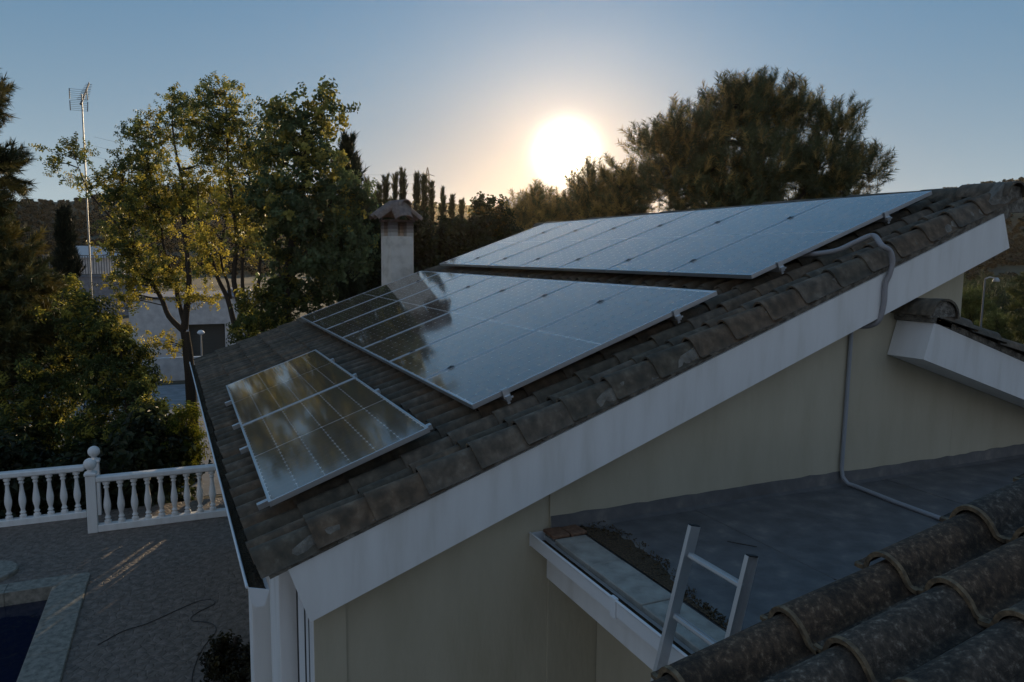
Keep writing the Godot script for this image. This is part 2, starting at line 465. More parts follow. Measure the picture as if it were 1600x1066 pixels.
func make_materials() -> void:
	var grain := noise(3, 0.03, 5, [[0.0, 0.3], [0.5, 0.5], [1.0, 0.7]])
	var rough_grain := noise(5, 0.06, 5, [[0.0, 0.0], [1.0, 1.0]])
	var old_clay := noise(11, 0.02, 6, [[0.0, lin(0.045, 0.040, 0.030)], [0.34, lin(0.075, 0.062, 0.046)], [0.5, lin(0.108, 0.086, 0.062)], [0.64, lin(0.14, 0.106, 0.076)], [0.8, lin(0.19, 0.155, 0.115)], [1.0, lin(0.29, 0.26, 0.21)]])
	M.clay = []
	for t in [Color(1, 1, 1), Color(0.9, 0.91, 0.9), Color(1.0, 0.95, 0.9), Color(0.84, 0.85, 0.83)]:
		M.clay.append(material(t, 0.88, old_clay, 0.9, rough_grain, 0.5))
	M.clay_copies = material(Color.WHITE, 0.88, old_clay, 0.9, rough_grain, 0.5)
	M.clay_copies.vertex_color_use_as_albedo = true
	var lichen := noise(23, 0.018, 8, [[0.0, lin(0.035, 0.029, 0.024)], [0.36, lin(0.058, 0.047, 0.038)], [0.50, lin(0.088, 0.07, 0.055)], [0.60, lin(0.115, 0.09, 0.07)], [0.68, lin(0.16, 0.13, 0.105)], [0.76, lin(0.25, 0.22, 0.18)], [1.0, lin(0.32, 0.29, 0.24)]], 1024)
	(lichen.noise as FastNoiseLite).fractal_gain = 0.72
	var pits := noise(29, 0.1, 5, [[0.0, 0.0], [1.0, 1.0]], 1024)
	var blotches := noise(33, 0.0045, 4, [[0.0, lin(0.35, 0.36, 0.34)], [0.4, lin(0.62, 0.6, 0.56)], [0.6, lin(0.95, 0.88, 0.8)], [1.0, lin(1.0, 0.97, 0.92)]])
	M.old_tile = []
	for t in [Color(1, 1, 1), Color(0.88, 0.9, 0.92), Color(1.0, 0.93, 0.86)]:
		M.old_tile.append(material(t, 0.95, lichen, 1.9, pits, 0.3))
		M.old_tile[-1].uv1_triplanar_sharpness = 6.0
		M.old_tile[-1].detail_enabled = true
		M.old_tile[-1].detail_blend_mode = BaseMaterial3D.BLEND_MODE_MUL
		M.old_tile[-1].detail_albedo = blotches
	M.tile_lip = material(Color.WHITE, 0.85, noise(31, 0.05, 4, [[0.0, lin(0.05, 0.04, 0.028)], [0.4, lin(0.13, 0.092, 0.055)], [0.6, lin(0.2, 0.14, 0.08)], [1.0, lin(0.34, 0.25, 0.15)]], 256), 2.2, pits, 0.3)
	M.mortar = material(Color.WHITE, 0.95, noise(37, 0.02, 5, [[0.0, lin(0.06, 0.055, 0.047)], [0.5, lin(0.17, 0.155, 0.13)], [1.0, lin(0.32, 0.30, 0.26)]]), 1.1, rough_grain, 1.2)
	M.white = material(Color.WHITE, 0.75, noise(41, 0.012, 6, [[0.0, lin(0.66, 0.65, 0.62)], [0.40, lin(0.74, 0.735, 0.72)], [1.0, lin(0.80, 0.80, 0.79)]]), 0.5, grain, 0.15)
	M.white.uv1_scale = Vector3(0.8, 0.13, 0.8)
	M.cream = material(Color.WHITE, 0.85, noise(43, 0.008, 5, [[0.0, lin(0.43, 0.385, 0.28)], [0.42, lin(0.465, 0.42, 0.315)], [1.0, lin(0.505, 0.46, 0.35)]]), 0.3, rough_grain, 0.15)
	M.cream.uv1_scale = Vector3(0.7, 0.2, 0.7)
	M.white_paint = material(lin(0.74, 0.75, 0.76), 0.5, null, 4.0, grain, 0.1)
	M.chimney = material(Color.WHITE, 0.85, noise(47, 0.01, 5, [[0.0, lin(0.42, 0.38, 0.33)], [0.5, lin(0.62, 0.57, 0.5)], [1.0, lin(0.7, 0.66, 0.6)]]), 0.8, rough_grain, 0.3)
	M.soot = material(Color.WHITE, 0.95, noise(53, 0.01, 4, [[0.0, lin(0.03, 0.022, 0.018)], [0.6, lin(0.09, 0.06, 0.05)], [1.0, lin(0.22, 0.17, 0.14)]]), 1.0, rough_grain, 0.4)
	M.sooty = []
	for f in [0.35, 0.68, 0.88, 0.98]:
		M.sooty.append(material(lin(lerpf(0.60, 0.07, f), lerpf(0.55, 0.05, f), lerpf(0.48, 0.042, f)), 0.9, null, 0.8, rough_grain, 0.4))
	M.chimney_clay = material(Color.WHITE, 0.85, noise(54, 0.02, 5, [[0.0, lin(0.09, 0.07, 0.06)], [0.5, lin(0.19, 0.14, 0.115)], [1.0, lin(0.3, 0.24, 0.2)]]), 1.2, rough_grain, 0.4)
	M.membrane = material(Color.WHITE, 0.62, noise(59, 0.008, 8, [[0.0, lin(0.075, 0.073, 0.072)], [0.4, lin(0.102, 0.10, 0.101)], [0.6, lin(0.118, 0.116, 0.117)], [0.75, lin(0.14, 0.135, 0.13)], [1.0, lin(0.22, 0.2, 0.18)]], 1024), 0.5, rough_grain, 0.25)
	M.concrete = material(Color.WHITE, 0.85, noise(61, 0.014, 6, [[0.0, lin(0.20, 0.185, 0.16)], [0.5, lin(0.32, 0.30, 0.26)], [1.0, lin(0.4, 0.38, 0.335)]]), 0.8, rough_grain, 0.3)
	M.dirt = material(Color.WHITE, 1.0, noise(67, 0.05, 5, [[0.0, lin(0.02, 0.014, 0.008)], [0.5, lin(0.07, 0.045, 0.022)], [1.0, lin(0.17, 0.11, 0.055)]]), 2.0, rough_grain, 1.5)
	M.terracotta = material(Color.WHITE, 0.85, noise(71, 0.03, 4, [[0.0, lin(0.10, 0.05, 0.03)], [1.0, lin(0.26, 0.15, 0.09)]]), 1.5, rough_grain, 0.4)
	var paving := noise(73, 0.02, 3, [[0.0, lin(0.09, 0.07, 0.055)], [0.4, lin(0.155, 0.12, 0.095)], [0.7, lin(0.205, 0.16, 0.13)], [1.0, lin(0.27, 0.215, 0.18)]], 1024)
	var cells := noise(79, 0.03, 1, [[0.0, 0.0], [0.12, 0.7], [0.3, 1.0], [1.0, 1.0]], 1024, FastNoiseLite.TYPE_CELLULAR)
	(cells.noise as FastNoiseLite).cellular_return_type = FastNoiseLite.RETURN_DISTANCE2_SUB
	M.paving = material(Color.WHITE, 0.7, paving, 0.35, cells, 0.8)
	M.coping = material(Color.WHITE, 0.85, noise(83, 0.02, 6, [[0.0, lin(0.12, 0.115, 0.095)], [0.5, lin(0.23, 0.215, 0.18)], [1.0, lin(0.33, 0.31, 0.26)]]), 0.9, rough_grain, 0.4)
	M.ground = material(Color.WHITE, 1.0, noise(89, 0.01, 6, [[0.0, lin(0.03, 0.03, 0.016)], [0.5, lin(0.08, 0.065, 0.04)], [1.0, lin(0.16, 0.13, 0.085)]], 1024), 0.12, rough_grain, 2.0)
	M.driveway = material(Color.WHITE, 0.9, noise(97, 0.01, 6, [[0.0, lin(0.16, 0.16, 0.165)], [1.0, lin(0.3, 0.3, 0.31)]]), 0.3, rough_grain, 0.3)
	M.hill = material(Color.WHITE, 1.0, noise(101, 0.012, 6, [[0.0, lin(0.010, 0.016, 0.009)], [0.5, lin(0.022, 0.032, 0.016)], [0.75, lin(0.035, 0.045, 0.022)], [1.0, lin(0.08, 0.08, 0.045)]], 1024), 0.008)
	M.aluminium = material(lin(0.62, 0.63, 0.65), 0.38, null, 1.0, null, 0.0, 0.9)
	M.dull_aluminium = material(lin(0.55, 0.56, 0.57), 0.5, null, 3.0, grain, 0.05, 0.75)
	M.dark_metal = material(lin(0.05, 0.05, 0.055), 0.5, null, 1.0, null, 0.0, 0.6)
	M.black = material(lin(0.015, 0.015, 0.016), 0.8)
	M.backsheet = material(lin(0.82, 0.82, 0.82), 0.6)
	M.cell = material(lin(0.012, 0.010, 0.010), 0.12)
	M.cell.metallic_specular = 0.5
	M.glass = material(Color(0.92, 0.77, 0.64, 0.12), 0.06)  # warm tint and alpha paint a glare veil over the panels
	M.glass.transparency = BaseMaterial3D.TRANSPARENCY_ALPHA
	M.window_infill = material(Color(0.75, 0.85, 0.9, 0.08), 0.02)
	M.window_infill.transparency = BaseMaterial3D.TRANSPARENCY_ALPHA
	M.pvc = material(lin(0.3, 0.32, 0.35), 0.45)
	M.pvc_old = material(lin(0.3, 0.29, 0.3), 0.6)
	M.water = material(Color(0.02, 0.06, 0.16, 0.0), 0.03)
	M.water.albedo_color = lin(0.008, 0.014, 0.034)
	M.water.metallic_specular = 0.5
	M.water.heightmap_enabled = true
	M.water.heightmap_texture = noise(103, 0.006, 3, [[0.0, 0.0], [1.0, 1.0]])
	M.water.heightmap_scale = 1.0
	M.water.uv1_triplanar = true
	M.water.uv1_world_triplanar = true
	M.water.uv1_scale = Vector3.ONE * 0.5
	M.bark = material(Color.WHITE, 0.95, noise(107, 0.04, 5, [[0.0, lin(0.02, 0.015, 0.011)], [0.5, lin(0.055, 0.042, 0.032)], [1.0, lin(0.12, 0.095, 0.075)]]), 2.0, rough_grain, 1.0)
	M.leaf = material(Color.WHITE, 0.5)
	M.leaf.vertex_color_use_as_albedo = true
	M.leaf.backlight_enabled = true
	M.leaf.backlight = Color(1.0, 1.0, 1.0)
	M.needle = material(Color.WHITE, 0.7)
	M.needle.vertex_color_use_as_albedo = true
	M.needle.backlight_enabled = true
	M.needle.backlight = Color(0.5, 0.5, 0.5)
	M.pale_roof = material(lin(0.5, 0.5, 0.5), 0.7, null, 1.0, grain, 0.3)
	M.steel = material(lin(0.4, 0.4, 0.4), 0.5, null, 1.0, null, 0.0, 0.6)
	M.far_steel = material(lin(0.16, 0.17, 0.18), 0.6)
	M.shutter = material(lin(0.06, 0.07, 0.07), 0.7, null, 2.0, grain, 0.3)
	M.far_wall = material(Color.WHITE, 0.9, noise(109, 0.02, 5, [[0.0, lin(0.45, 0.45, 0.46)], [1.0, lin(0.7, 0.7, 0.7)]]), 0.2, rough_grain, 0.3)
	M.grey_wall = material(Color.WHITE, 0.9, noise(113, 0.02, 5, [[0.0, lin(0.16, 0.16, 0.18)], [1.0, lin(0.28, 0.28, 0.3)]]), 0.2, rough_grain, 0.3)


# ---------------------------------------------------------------- sky: clear evening air, warm and bright round the sun, blue away from it; the unseen side is brightened and warmed to fill shade
func make_sky() -> PanoramaSkyMaterial:
	var w := 1536
	var h := 768
	var data := PackedFloat32Array()
	data.resize(w * h * 4)
	var sun := SUN_TOWARDS.normalized()
	var at := 0
	for j in h:
		var el := PI / 2.0 - PI * (j + 0.5) / h
		var se := sin(el)
		var ce := cos(el)
		var high := clampf(se, 0.0, 1.0)
		var k := exp(-high * 6.0)
		var r0 := 0.046 + 0.54 * k
		var g0 := 0.170 + 0.55 * k
		var b0 := 0.340 + 0.40 * k
		var low := 1.0 - smoothstep(0.02, 0.30, high)
		for i in w:
			var az := TAU * (i + 0.5) / w
			var c := sin(az) * ce * sun.x + se * sun.y - cos(az) * ce * sun.z
			var a := rad_to_deg(acos(clampf(c, -1.0, 1.0)))
			var f := 0.95 + 0.40 * exp(-a / 18.0) * (1.0 - low)
			var dim := exp(-a / 15.0) * low
			var wide := 0.05 * exp(-a / 12.0)
			var near := 0.46 * exp(-a / 3.2)
			var core := 9.0 * exp(-a * a / 2.15)
			var far := smoothstep(45.0, 125.0, a)
			data[at] = r0 * f * (1.0 - 0.05 * dim) + wide * 1.05 + near * 1.2 + core + far * (0.13 + 0.24 * k)
			data[at + 1] = g0 * f * (1.0 - 0.42 * dim) + wide * 0.86 + near * 0.82 + core * 0.90 + far * (0.10 + 0.10 * k)
			data[at + 2] = b0 * f * (1.0 - 0.45 * dim) + wide * 0.62 + near * 0.46 + core * 0.66 + far * (0.07 + 0.06 * k)
			data[at + 3] = 1.0
			at += 4
	var s := PanoramaSkyMaterial.new()
	s.panorama = ImageTexture.create_from_image(Image.create_from_data(w, h, false, Image.FORMAT_RGBAF, data.to_byte_array()))
	return s


# ---------------------------------------------------------------- roof frame: u along the eave away from the gable, v up the slope, off square to the tiles
func slope_dir() -> Vector3:
	return Vector3(cos(PITCH), sin(PITCH), 0)


func roof(u: float, v: float, off: float) -> Vector3:
	return slope_dir() * v + Vector3(-sin(PITCH), cos(PITCH), 0) * off + Vector3(0, 0, -u)


func roof_basis() -> Basis:
	return Basis(slope_dir(), Vector3(-sin(PITCH), cos(PITCH), 0), Vector3(0, 0, 1))


# One clay tile: a barrel with a shallow pan on each side. x up the slope from its lower lip, y out of the roof, z across.
func tile_mesh(wide: float, long: float, high: float, thick: float, segs: int, lift: float, taper := 0.0) -> ArrayMesh:
	var mb := MB.new()
	var lo := []
	var up := []
	var nm := []
	for i in segs + 1:
		var t := -0.56 + 1.08 * i / segs
		var y := 0.0
		var a := absf(t) / 0.36
		if a < 1.0:
			y = high * pow(1.0 - a * a, 0.62)
		else:
			y = -high * 0.10 * sin(clampf((absf(t) - 0.37) / 0.26, 0.0, 1.0) * PI)
		lo.append(Vector3(0.0, y + lift, t * wide))
		up.append(Vector3(long, y * (1.0 - taper), t * wide * (1.0 - taper * 0.4)))
	for i in segs + 1:
		var a: Vector3 = lo[maxi(i - 1, 0)]
		var b: Vector3 = lo[mini(i + 1, segs)]
		var d := b - a
		nm.append((Vector3(0, d.z, -d.y).normalized() + Vector3(-0.03, 0, 0)).normalized())
	for i in segs:
		mb.quad_n(lo[i], lo[i + 1], up[i + 1], up[i], nm[i], nm[i + 1], nm[i + 1], nm[i])
	var down := Vector3(0.0, -thick, 0.0)
	for i in segs:
		mb.quad(lo[i] + nm[i] * -thick, lo[i + 1] + nm[i + 1] * -thick, lo[i + 1], lo[i])
	return mb.mesh()


func lip_mesh(wide: float, high: float, thick: float, segs: int, lift: float) -> ArrayMesh:
	var mb := MB.new()
	var lo := []
	var nm := []
	for i in segs + 1:
		var t := -0.56 + 1.08 * i / segs
		var a := absf(t) / 0.37
		var y := high * pow(1.0 - a * a, 0.62) if a < 1.0 else -high * 0.10 * sin(clampf((absf(t) - 0.37) / 0.26, 0.0, 1.0) * PI)
		lo.append(Vector3(-0.0025, y + lift, t * wide))
	for i in segs + 1:
		var d: Vector3 = lo[mini(i + 1, segs)] - lo[maxi(i - 1, 0)]
		nm.append(Vector3(0, d.z, -d.y).normalized())
	for i in segs:
		var a: Vector3 = lo[i] + nm[i] * 0.0015
		var b: Vector3 = lo[i + 1] + nm[i + 1] * 0.0015
		mb.quad(lo[i] - nm[i] * thick, lo[i + 1] - nm[i + 1] * thick, b, a)
		mb.quad_n(a, b, b + Vector3(0.012, 0, 0), a + Vector3(0.012, 0, 0), nm[i], nm[i + 1], nm[i + 1], nm[i])
	return mb.mesh()


func half_pipe(radius: float, long: float, thick: float, segs: int) -> ArrayMesh:   # along z, open below
	var mb := MB.new()
	for i in segs:
		var a0 := PI * i / segs
		var a1 := PI * (i + 1) / segs
		var n0 := Vector3(-cos(a0), sin(a0), 0)
		var n1 := Vector3(-cos(a1), sin(a1), 0)
		var zf := Vector3(0, 0, long)
		mb.quad_n(n0 * radius + zf, n1 * radius + zf, n1 * radius * 0.94, n0 * radius * 0.94, n0, n1, n1, n0)
		mb.quad(n0 * (radius - thick) + zf, n1 * (radius - thick) + zf, n1 * radius + zf, n0 * radius + zf)
		mb.quad(n0 * radius * 0.94, n1 * radius * 0.94, n1 * (radius - thick) * 0.94, n0 * (radius - thick) * 0.94)
	return mb.mesh()


func under_panel(u: float, v: float) -> bool:
	return (u > 0.25 and u < 7.0 and v > 0.1 and v < 1.75) or (u > 0.25 and u < 7.1 and v > 2.5 and v < 4.2) or (u > 0.15 and u < 3.9 and v > -1.2 and v < -0.6)


func multi(called: String, mesh: Mesh, mat: Material, buffer: PackedFloat32Array, parent: Node, colored := true) -> MultiMeshInstance3D:
	var mm := MultiMesh.new()
	mm.transform_format = MultiMesh.TRANSFORM_3D
	mm.use_colors = colored
	mm.mesh = mesh
	mm.instance_count = buffer.size() / (16 if colored else 12)
	mm.buffer = buffer
	var o := MultiMeshInstance3D.new()
	o.name = numbered(called, parent)
	o.multimesh = mm
	o.material_override = mat
	parent.add_child(o)
	o.set_meta("kind", "stuff")
	return o


func put(buf: PackedFloat32Array, t: Transform3D, c: Color) -> void:
	var b := t.basis
	buf.append_array([b.x.x, b.y.x, b.z.x, t.origin.x, b.x.y, b.y.y, b.z.y, t.origin.y, b.x.z, b.y.z, b.z.z, t.origin.z, c.r, c.g, c.b, 1.0])


# ---------------------------------------------------------------- plants
func leaf_sprig(count: int, long: float, leaf: float, wide: float, sd: int) -> ArrayMesh:
	var r := RandomNumberGenerator.new()
	r.seed = sd
	var mb := MB.new()
	for i in count:
		var at := Vector3(r.randf_range(-0.1, 0.1) * long, long * (0.15 + 0.85 * i / count), r.randf_range(-0.1, 0.1) * long)
		var az := i * 2.4 + r.randf_range(-0.5, 0.5)
		var d := (Vector3(cos(az), r.randf_range(-0.35, 0.7), sin(az))).normalized()
		var s := d.cross(Vector3(r.randf_range(-0.5, 0.5), 1, r.randf_range(-0.5, 0.5))).normalized() * leaf * wide * r.randf_range(0.75, 1.2)
		var l := leaf * r.randf_range(0.7, 1.25)
		var fold := s.cross(d).normalized() * leaf * 0.12
		var tip := at + d * l + Vector3(0, -0.25 * l, 0)
		var mid := at + d * l * 0.5
		mb.tri(at, mid + s + fold, tip)
		mb.tri(at, tip, mid - s + fold)
	return mb.mesh()


func needle_tuft(count: int, long: float, needle: float, thick: float, spread: float, sd: int) -> ArrayMesh:
	var r := RandomNumberGenerator.new()
	r.seed = sd
	var mb := MB.new()
	for i in count:
		var at := Vector3(0, long * i / count, 0)
		var az := r.randf() * TAU
		var d := Vector3(cos(az) * spread, 1.0 - 0.45 * spread, sin(az) * spread).normalized()
		var s := d.cross(Vector3(r.randf_range(-1, 1), r.randf_range(-1, 1), r.randf_range(-1, 1))).normalized() * thick
		mb.tri(at - s, at + s, at + d * needle * r.randf_range(0.7, 1.2))
	return mb.mesh()


func aim(d: Vector3, size: float) -> Basis:
	var y := d.normalized()
	var x := y.cross(Vector3(rng.randf_range(-1, 1), rng.randf_range(-1, 1), rng.randf_range(-1, 1))).normalized()
	return Basis(x, y, x.cross(y)).scaled(Vector3.ONE * size)


func in_ball() -> Vector3:
	var d := Vector3(rng.randfn(), rng.randfn(), rng.randfn()).normalized()
	return d * pow(rng.randf(), 0.42)


# spec: lumps [x, y, z, rx, ry, rz, share of second colour, density], stems [[x, y, z, r], ...]
# how: mesh, mat, clump (radius), per (sprigs in a clump), many (clumps per square metre of a lump's face), size, up, dark, light
func tree(called: String, label: String, category: String, spec: Dictionary, how: Dictionary, group := "") -> Node3D:
	var st: Array = spec.stems
	var foot := Vector3(st[0][0][0], GROUND, st[0][0][2])
	var t := thing(called, label, category, foot, group)
	var wood := MB.new()
	var twigs := MB.new()
	var nodes := []
	for s in range(st.size()):
		var pts := []
		var radii := []
		if s == 0:
			pts.append(Vector3(0, -0.3, 0))
			radii.append(st[0][0][3] * 1.35)
		for q in st[s]:
			var p := Vector3(q[0], q[1], q[2]) - foot
			if q != st[s][0]:
				p += Vector3(rng.randf_range(-1, 1), 0, rng.randf_range(-1, 1)) * how.clump * 0.25
			pts.append(p)
			radii.append(q[3])
			nodes.append(p)
		# smooth the line a little
		var sp := []
		var sr := []
		for i in pts.size() - 1:
			for k in 3:
				var f := k / 3.0
				var p0: Vector3 = pts[maxi(i - 1, 0)]
				var p3: Vector3 = pts[mini(i + 2, pts.size() - 1)]
				sp.append((pts[i] as Vector3).cubic_interpolate(pts[i + 1], p0, p3, f))
				sr.append(lerpf(radii[i], radii[i + 1], f) * rng.randf_range(0.94, 1.06))
		sp.append(pts[-1])
		sr.append(radii[-1])
		for i in sp.size():
			nodes.append(sp[i])
		wood.tube(sp, sr, 7)
	var buf := PackedFloat32Array()
	for l in spec.lumps:
		var c := Vector3(l[0], l[1], l[2]) - foot
		var rad := Vector3(l[3], l[4], l[5])
		var n := int(how.many * l[7] * pow(l[3] * l[4] * l[5], 2.0 / 3.0) * PI) + 2
		for k in n:
			var b := in_ball()
			var p := c + b * rad
			var near: Vector3 = nodes[0]
			var best := 1e9
			for q in nodes:
				var d: float = (q as Vector3).distance_squared_to(p) + maxf(0.0, q.y - p.y) * 3.0
				if d < best:
					best = d
					near = q
			var reach := p - near
			if reach.length() > 0.15:
				var mid: Vector3 = near + reach * 0.55 + Vector3(0, reach.length() * how.get("sag", 0.08), 0)
				var thick: float = how.get("twig", 0.014) * (0.6 + 0.4 * reach.length())
				twigs.tube([near, mid, p], [thick, thick * 0.7, thick * 0.35], 4, false)
			var out := (b * Vector3(1, 0.8, 1)).normalized()
			var second: float = l[6]
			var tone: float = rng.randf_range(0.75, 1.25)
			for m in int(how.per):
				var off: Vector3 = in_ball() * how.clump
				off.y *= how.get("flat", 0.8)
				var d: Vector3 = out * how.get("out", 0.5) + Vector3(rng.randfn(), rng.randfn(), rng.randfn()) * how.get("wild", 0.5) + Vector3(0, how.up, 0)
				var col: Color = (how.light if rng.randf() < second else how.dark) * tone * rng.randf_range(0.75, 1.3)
				put(buf, Transform3D(aim(d, how.size * rng.randf_range(0.7, 1.25)), p + off), col)
	obj("trunk", wood.mesh(), M.bark, t)
	if twigs.ix.size() > 0:
		obj("branches", twigs.mesh(), M.bark, t)
	multi("crown", how.mesh, how.mat, buf, t)
	return t


func cypress(called: String, label: String, top: Vector3, radius: float, mesh: Mesh, dark: Color, group: String, tuft := 1.0) -> Node3D:
	var t := thing(called, label, "tree", Vector3(top.x, GROUND, top.z), group)
	var high := top.y - GROUND
	var wood := MB.new()
	wood.tube([Vector3(0, -0.2, 0), Vector3(0, high * 0.9, 0)], [0.09, 0.02], 6)
	var buf := PackedFloat32Array()
	var n := int(high * radius * 620.0 / tuft) + 120
	for i in n:
		var f := pow(rng.randf(), 0.8)
		var y := high * f
		var r := radius * (1.0 - pow(f, 4.0)) * (0.75 + 0.35 * sin(y * 5.0 + top.x * 9.0)) + 0.015
		var az := rng.randf() * TAU
		var rr := r * sqrt(rng.randf())
		var d := Vector3(cos(az) * 0.28, 1.0, sin(az) * 0.28) + Vector3(rng.randfn(), 0, rng.randfn()) * 0.12
		put(buf, Transform3D(aim(d, rng.randf_range(0.7, 1.3) * tuft), Vector3(cos(az) * rr, y, sin(az) * rr)), dark * rng.randf_range(0.6, 1.5))
	obj("trunk", wood.mesh(), M.bark, t)
	multi("crown", mesh, M.needle, buf, t)
	return t

const GROUND := -4.3
const PANEL_LONG := 2.087
const PANEL_SHORT := 1.04
const PANEL_STEP := 1.06


func make_panel(called: String, label: String, group: String, at: Vector3, b: Basis, each_cell: bool, clamps: Array) -> Node3D:
	var t := thing(called, label, "solar panel", at, group)
	t.basis = b
	obj("frame", P.frame, M.aluminium, t)
	obj("backsheet", P.back, M.backsheet, t)
	if each_cell:
		for k in P.spots.size():
			obj("cell", P.cell, M.cell, t, Transform3D(Basis(), P.spots[k]))
	else:
		var all := obj("cells", P.cells, M.cell, t)
		all.set_meta("kind", "stuff")
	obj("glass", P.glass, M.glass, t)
	for c in clamps:
		var end: bool = c[2]
		obj("clamp", P.end_clamp if end else P.mid_clamp, M.dull_aluminium if end else M.dark_metal, t, Transform3D(Basis(), Vector3(c[0], 0, c[1])))
	return t


var P := {}

func make_panel_pieces() -> void:
	var l := PANEL_LONG
	var s := PANEL_SHORT
	var f := MB.new()
	var lip := 0.012
	for sg in [-1.0, 1.0]:
		f.box(Transform3D(Basis(), Vector3(0, -0.0175, sg * (s / 2 - lip / 2))), Vector3(l, 0.035, lip), 0.0015)
		f.box(Transform3D(Basis(), Vector3(sg * (l / 2 - lip / 2), -0.0178, 0)), Vector3(lip, 0.0344, s - 2 * lip), 0.0015)
	P.frame = f.mesh()
	var bk := MB.new()
	bk.box(Transform3D(Basis(), Vector3(0, -0.008, 0)), Vector3(l - 2 * lip, 0.003, s - 2 * lip))
	P.back = bk.mesh()
	var g := MB.new()
	var y := -0.0018
	var hx := l / 2 - lip
	var hz := s / 2 - lip
	g.quad(Vector3(-hx, y, hz), Vector3(hx, y, hz), Vector3(hx, y, -hz), Vector3(-hx, y, -hz))
	P.glass = g.mesh()
	var row := 0.0846
	var col := 0.1675
	var one := MB.new()
	var all := MB.new()
	var a := row / 2 - 0.0002
	var c := col / 2 - 0.001
	var ch := 0.011
	var outline := [Vector3(-a + ch, 0, c), Vector3(a - ch, 0, c), Vector3(a, 0, c - ch), Vector3(a, 0, -c + ch), Vector3(a - ch, 0, -c), Vector3(-a + ch, 0, -c), Vector3(-a, 0, -c + ch), Vector3(-a, 0, c - ch)]
	one.fan(outline)
	P.cell = one.mesh()
	P.spots = []
	for i in 24:
		for k in 6:
			var at := Vector3((i - 11.5) * row + (0.006 if i > 11 else -0.006), -0.0050, (k - 2.5) * col)
			P.spots.append(at)
			all.fan(outline.map(func(q): return q + at))
	P.cells = all.mesh()
	var m := MB.new()
	m.box(Transform3D(Basis(), Vector3(0, 0.004, 0)), Vector3(0.05, 0.005, 0.042), 0.001)
	m.box(Transform3D(Basis(), Vector3(0, -0.02, 0)), Vector3(0.035, 0.05, 0.012))
	m.lathe(Transform3D(Basis(), Vector3(0, 0.0065, 0)), [[0.008, 0.0], [0.008, 0.008], [0.0, 0.008]], 6)
	P.mid_clamp = m.mesh()
	var e := MB.new()
	e.box(Transform3D(Basis(), Vector3(0, 0.004, -0.004)), Vector3(0.05, 0.005, 0.028), 0.001)
	e.box(Transform3D(Basis(), Vector3(0, -0.03, 0.013)), Vector3(0.05, 0.062, 0.006), 0.001)
	e.box(Transform3D(Basis(), Vector3(-0.004, -0.072, 0.018)), Vector3(0.022, 0.05, 0.008), 0.001)
	e.box(Transform3D(Basis(), Vector3(0.012, -0.06, 0.022)), Vector3(0.05, 0.012, 0.012), 0.001)
	P.end_clamp = e.mesh()


func panels() -> void:
	make_panel_pieces()
	var b := roof_basis()
	var half := PANEL_SHORT / 2
	for i in 7:
		var cl := []
		for v in [0.245, 1.688]:
			cl.append([v - PANEL_LONG / 2, half + (0.0 if i == 0 else 0.01), i == 0])
		var names := ["nearest the house gable", "second from the house gable", "third from the house gable", "in the middle of its row", "third from the chimney", "second from the chimney", "farthest along, beside the chimney"]
		make_panel("solar_panel", "upright solar panel of the middle row, " + names[i], "solar panels in the middle row", roof(i * PANEL_STEP + half, PANEL_LONG / 2, 0), b, i < 2, cl)
	for i in 7:
		var cl := []
		for v in [0.29, 1.5]:
			cl.append([v - PANEL_LONG / 2, half + (0.0 if i == 0 else 0.01), i == 0])
		var names := ["nearest the gable by the grey hose", "second from the gable and grey hose", "third from the gable and grey hose", "in the middle of its row", "third from the far end", "second from the far end", "at the far end below the sun"]
		make_panel("solar_panel", "solar panel of the top row under the ridge, " + names[i], "solar panels in the top row", roof(i * PANEL_STEP + half, 2.4306 + PANEL_LONG / 2, 0), b, false, cl)
	var side := b * Basis(Vector3.UP, -PI / 2)
	for i in 2:
		var label: String = ["solar panel lying lengthwise near the gutter, the nearer of the bottom two", "solar panel lying lengthwise near the gutter, the farther of the bottom two"][i]
		make_panel("solar_panel", label, "solar panels in the bottom row", roof(-0.0393 + PANEL_LONG / 2 + i * (PANEL_LONG + 0.02), -1.3659 + half, 0), side, true, [])
	# rails
	for q in [[0.245, "lower rail under the middle row of solar panels"], [1.688, "upper rail under the middle row of solar panels"], [2.72, "lower rail under the top row of solar panels"], [3.93, "upper rail under the top row of solar panels"]]:
		var r := MB.new()
		r.box(Transform3D(), Vector3(0.04, 0.04, 7.5), 0.003)
		var o := obj("mounting_rail", r.mesh(), M.aluminium, self, Transform3D(b, roof(3.72, q[0], -0.058)))
		tag(o, "aluminium " + q[1], "rail", "mounting rails of the solar panels")
	var lower := ["nearest rail stub at the gutter end of the bottom solar panels", "second nearest rail stub at the gutter end of the bottom solar panels", "third rail stub at the gutter end of the bottom solar panels", "farthest rail stub at the gutter end of the bottom solar panels"]
	var us := [0.13, 1.50, 2.36, 3.46]
	for k in 4:
		var r := MB.new()
		for sg in [-1.0, 1.0]:
			r.box(Transform3D(Basis(), Vector3(0, 0, sg * 0.012)), Vector3(1.165, 0.038, 0.016), 0.002)
		r.box(Transform3D(Basis(), Vector3(0, -0.012, 0)), Vector3(1.16, 0.014, 0.03))
		var o := obj("mounting_rail", r.mesh(), M.aluminium, self, Transform3D(b, roof(us[k], -1.3659 + 0.515, -0.058)))
		tag(o, "aluminium " + lower[k], "rail", "mounting rails of the solar panels")


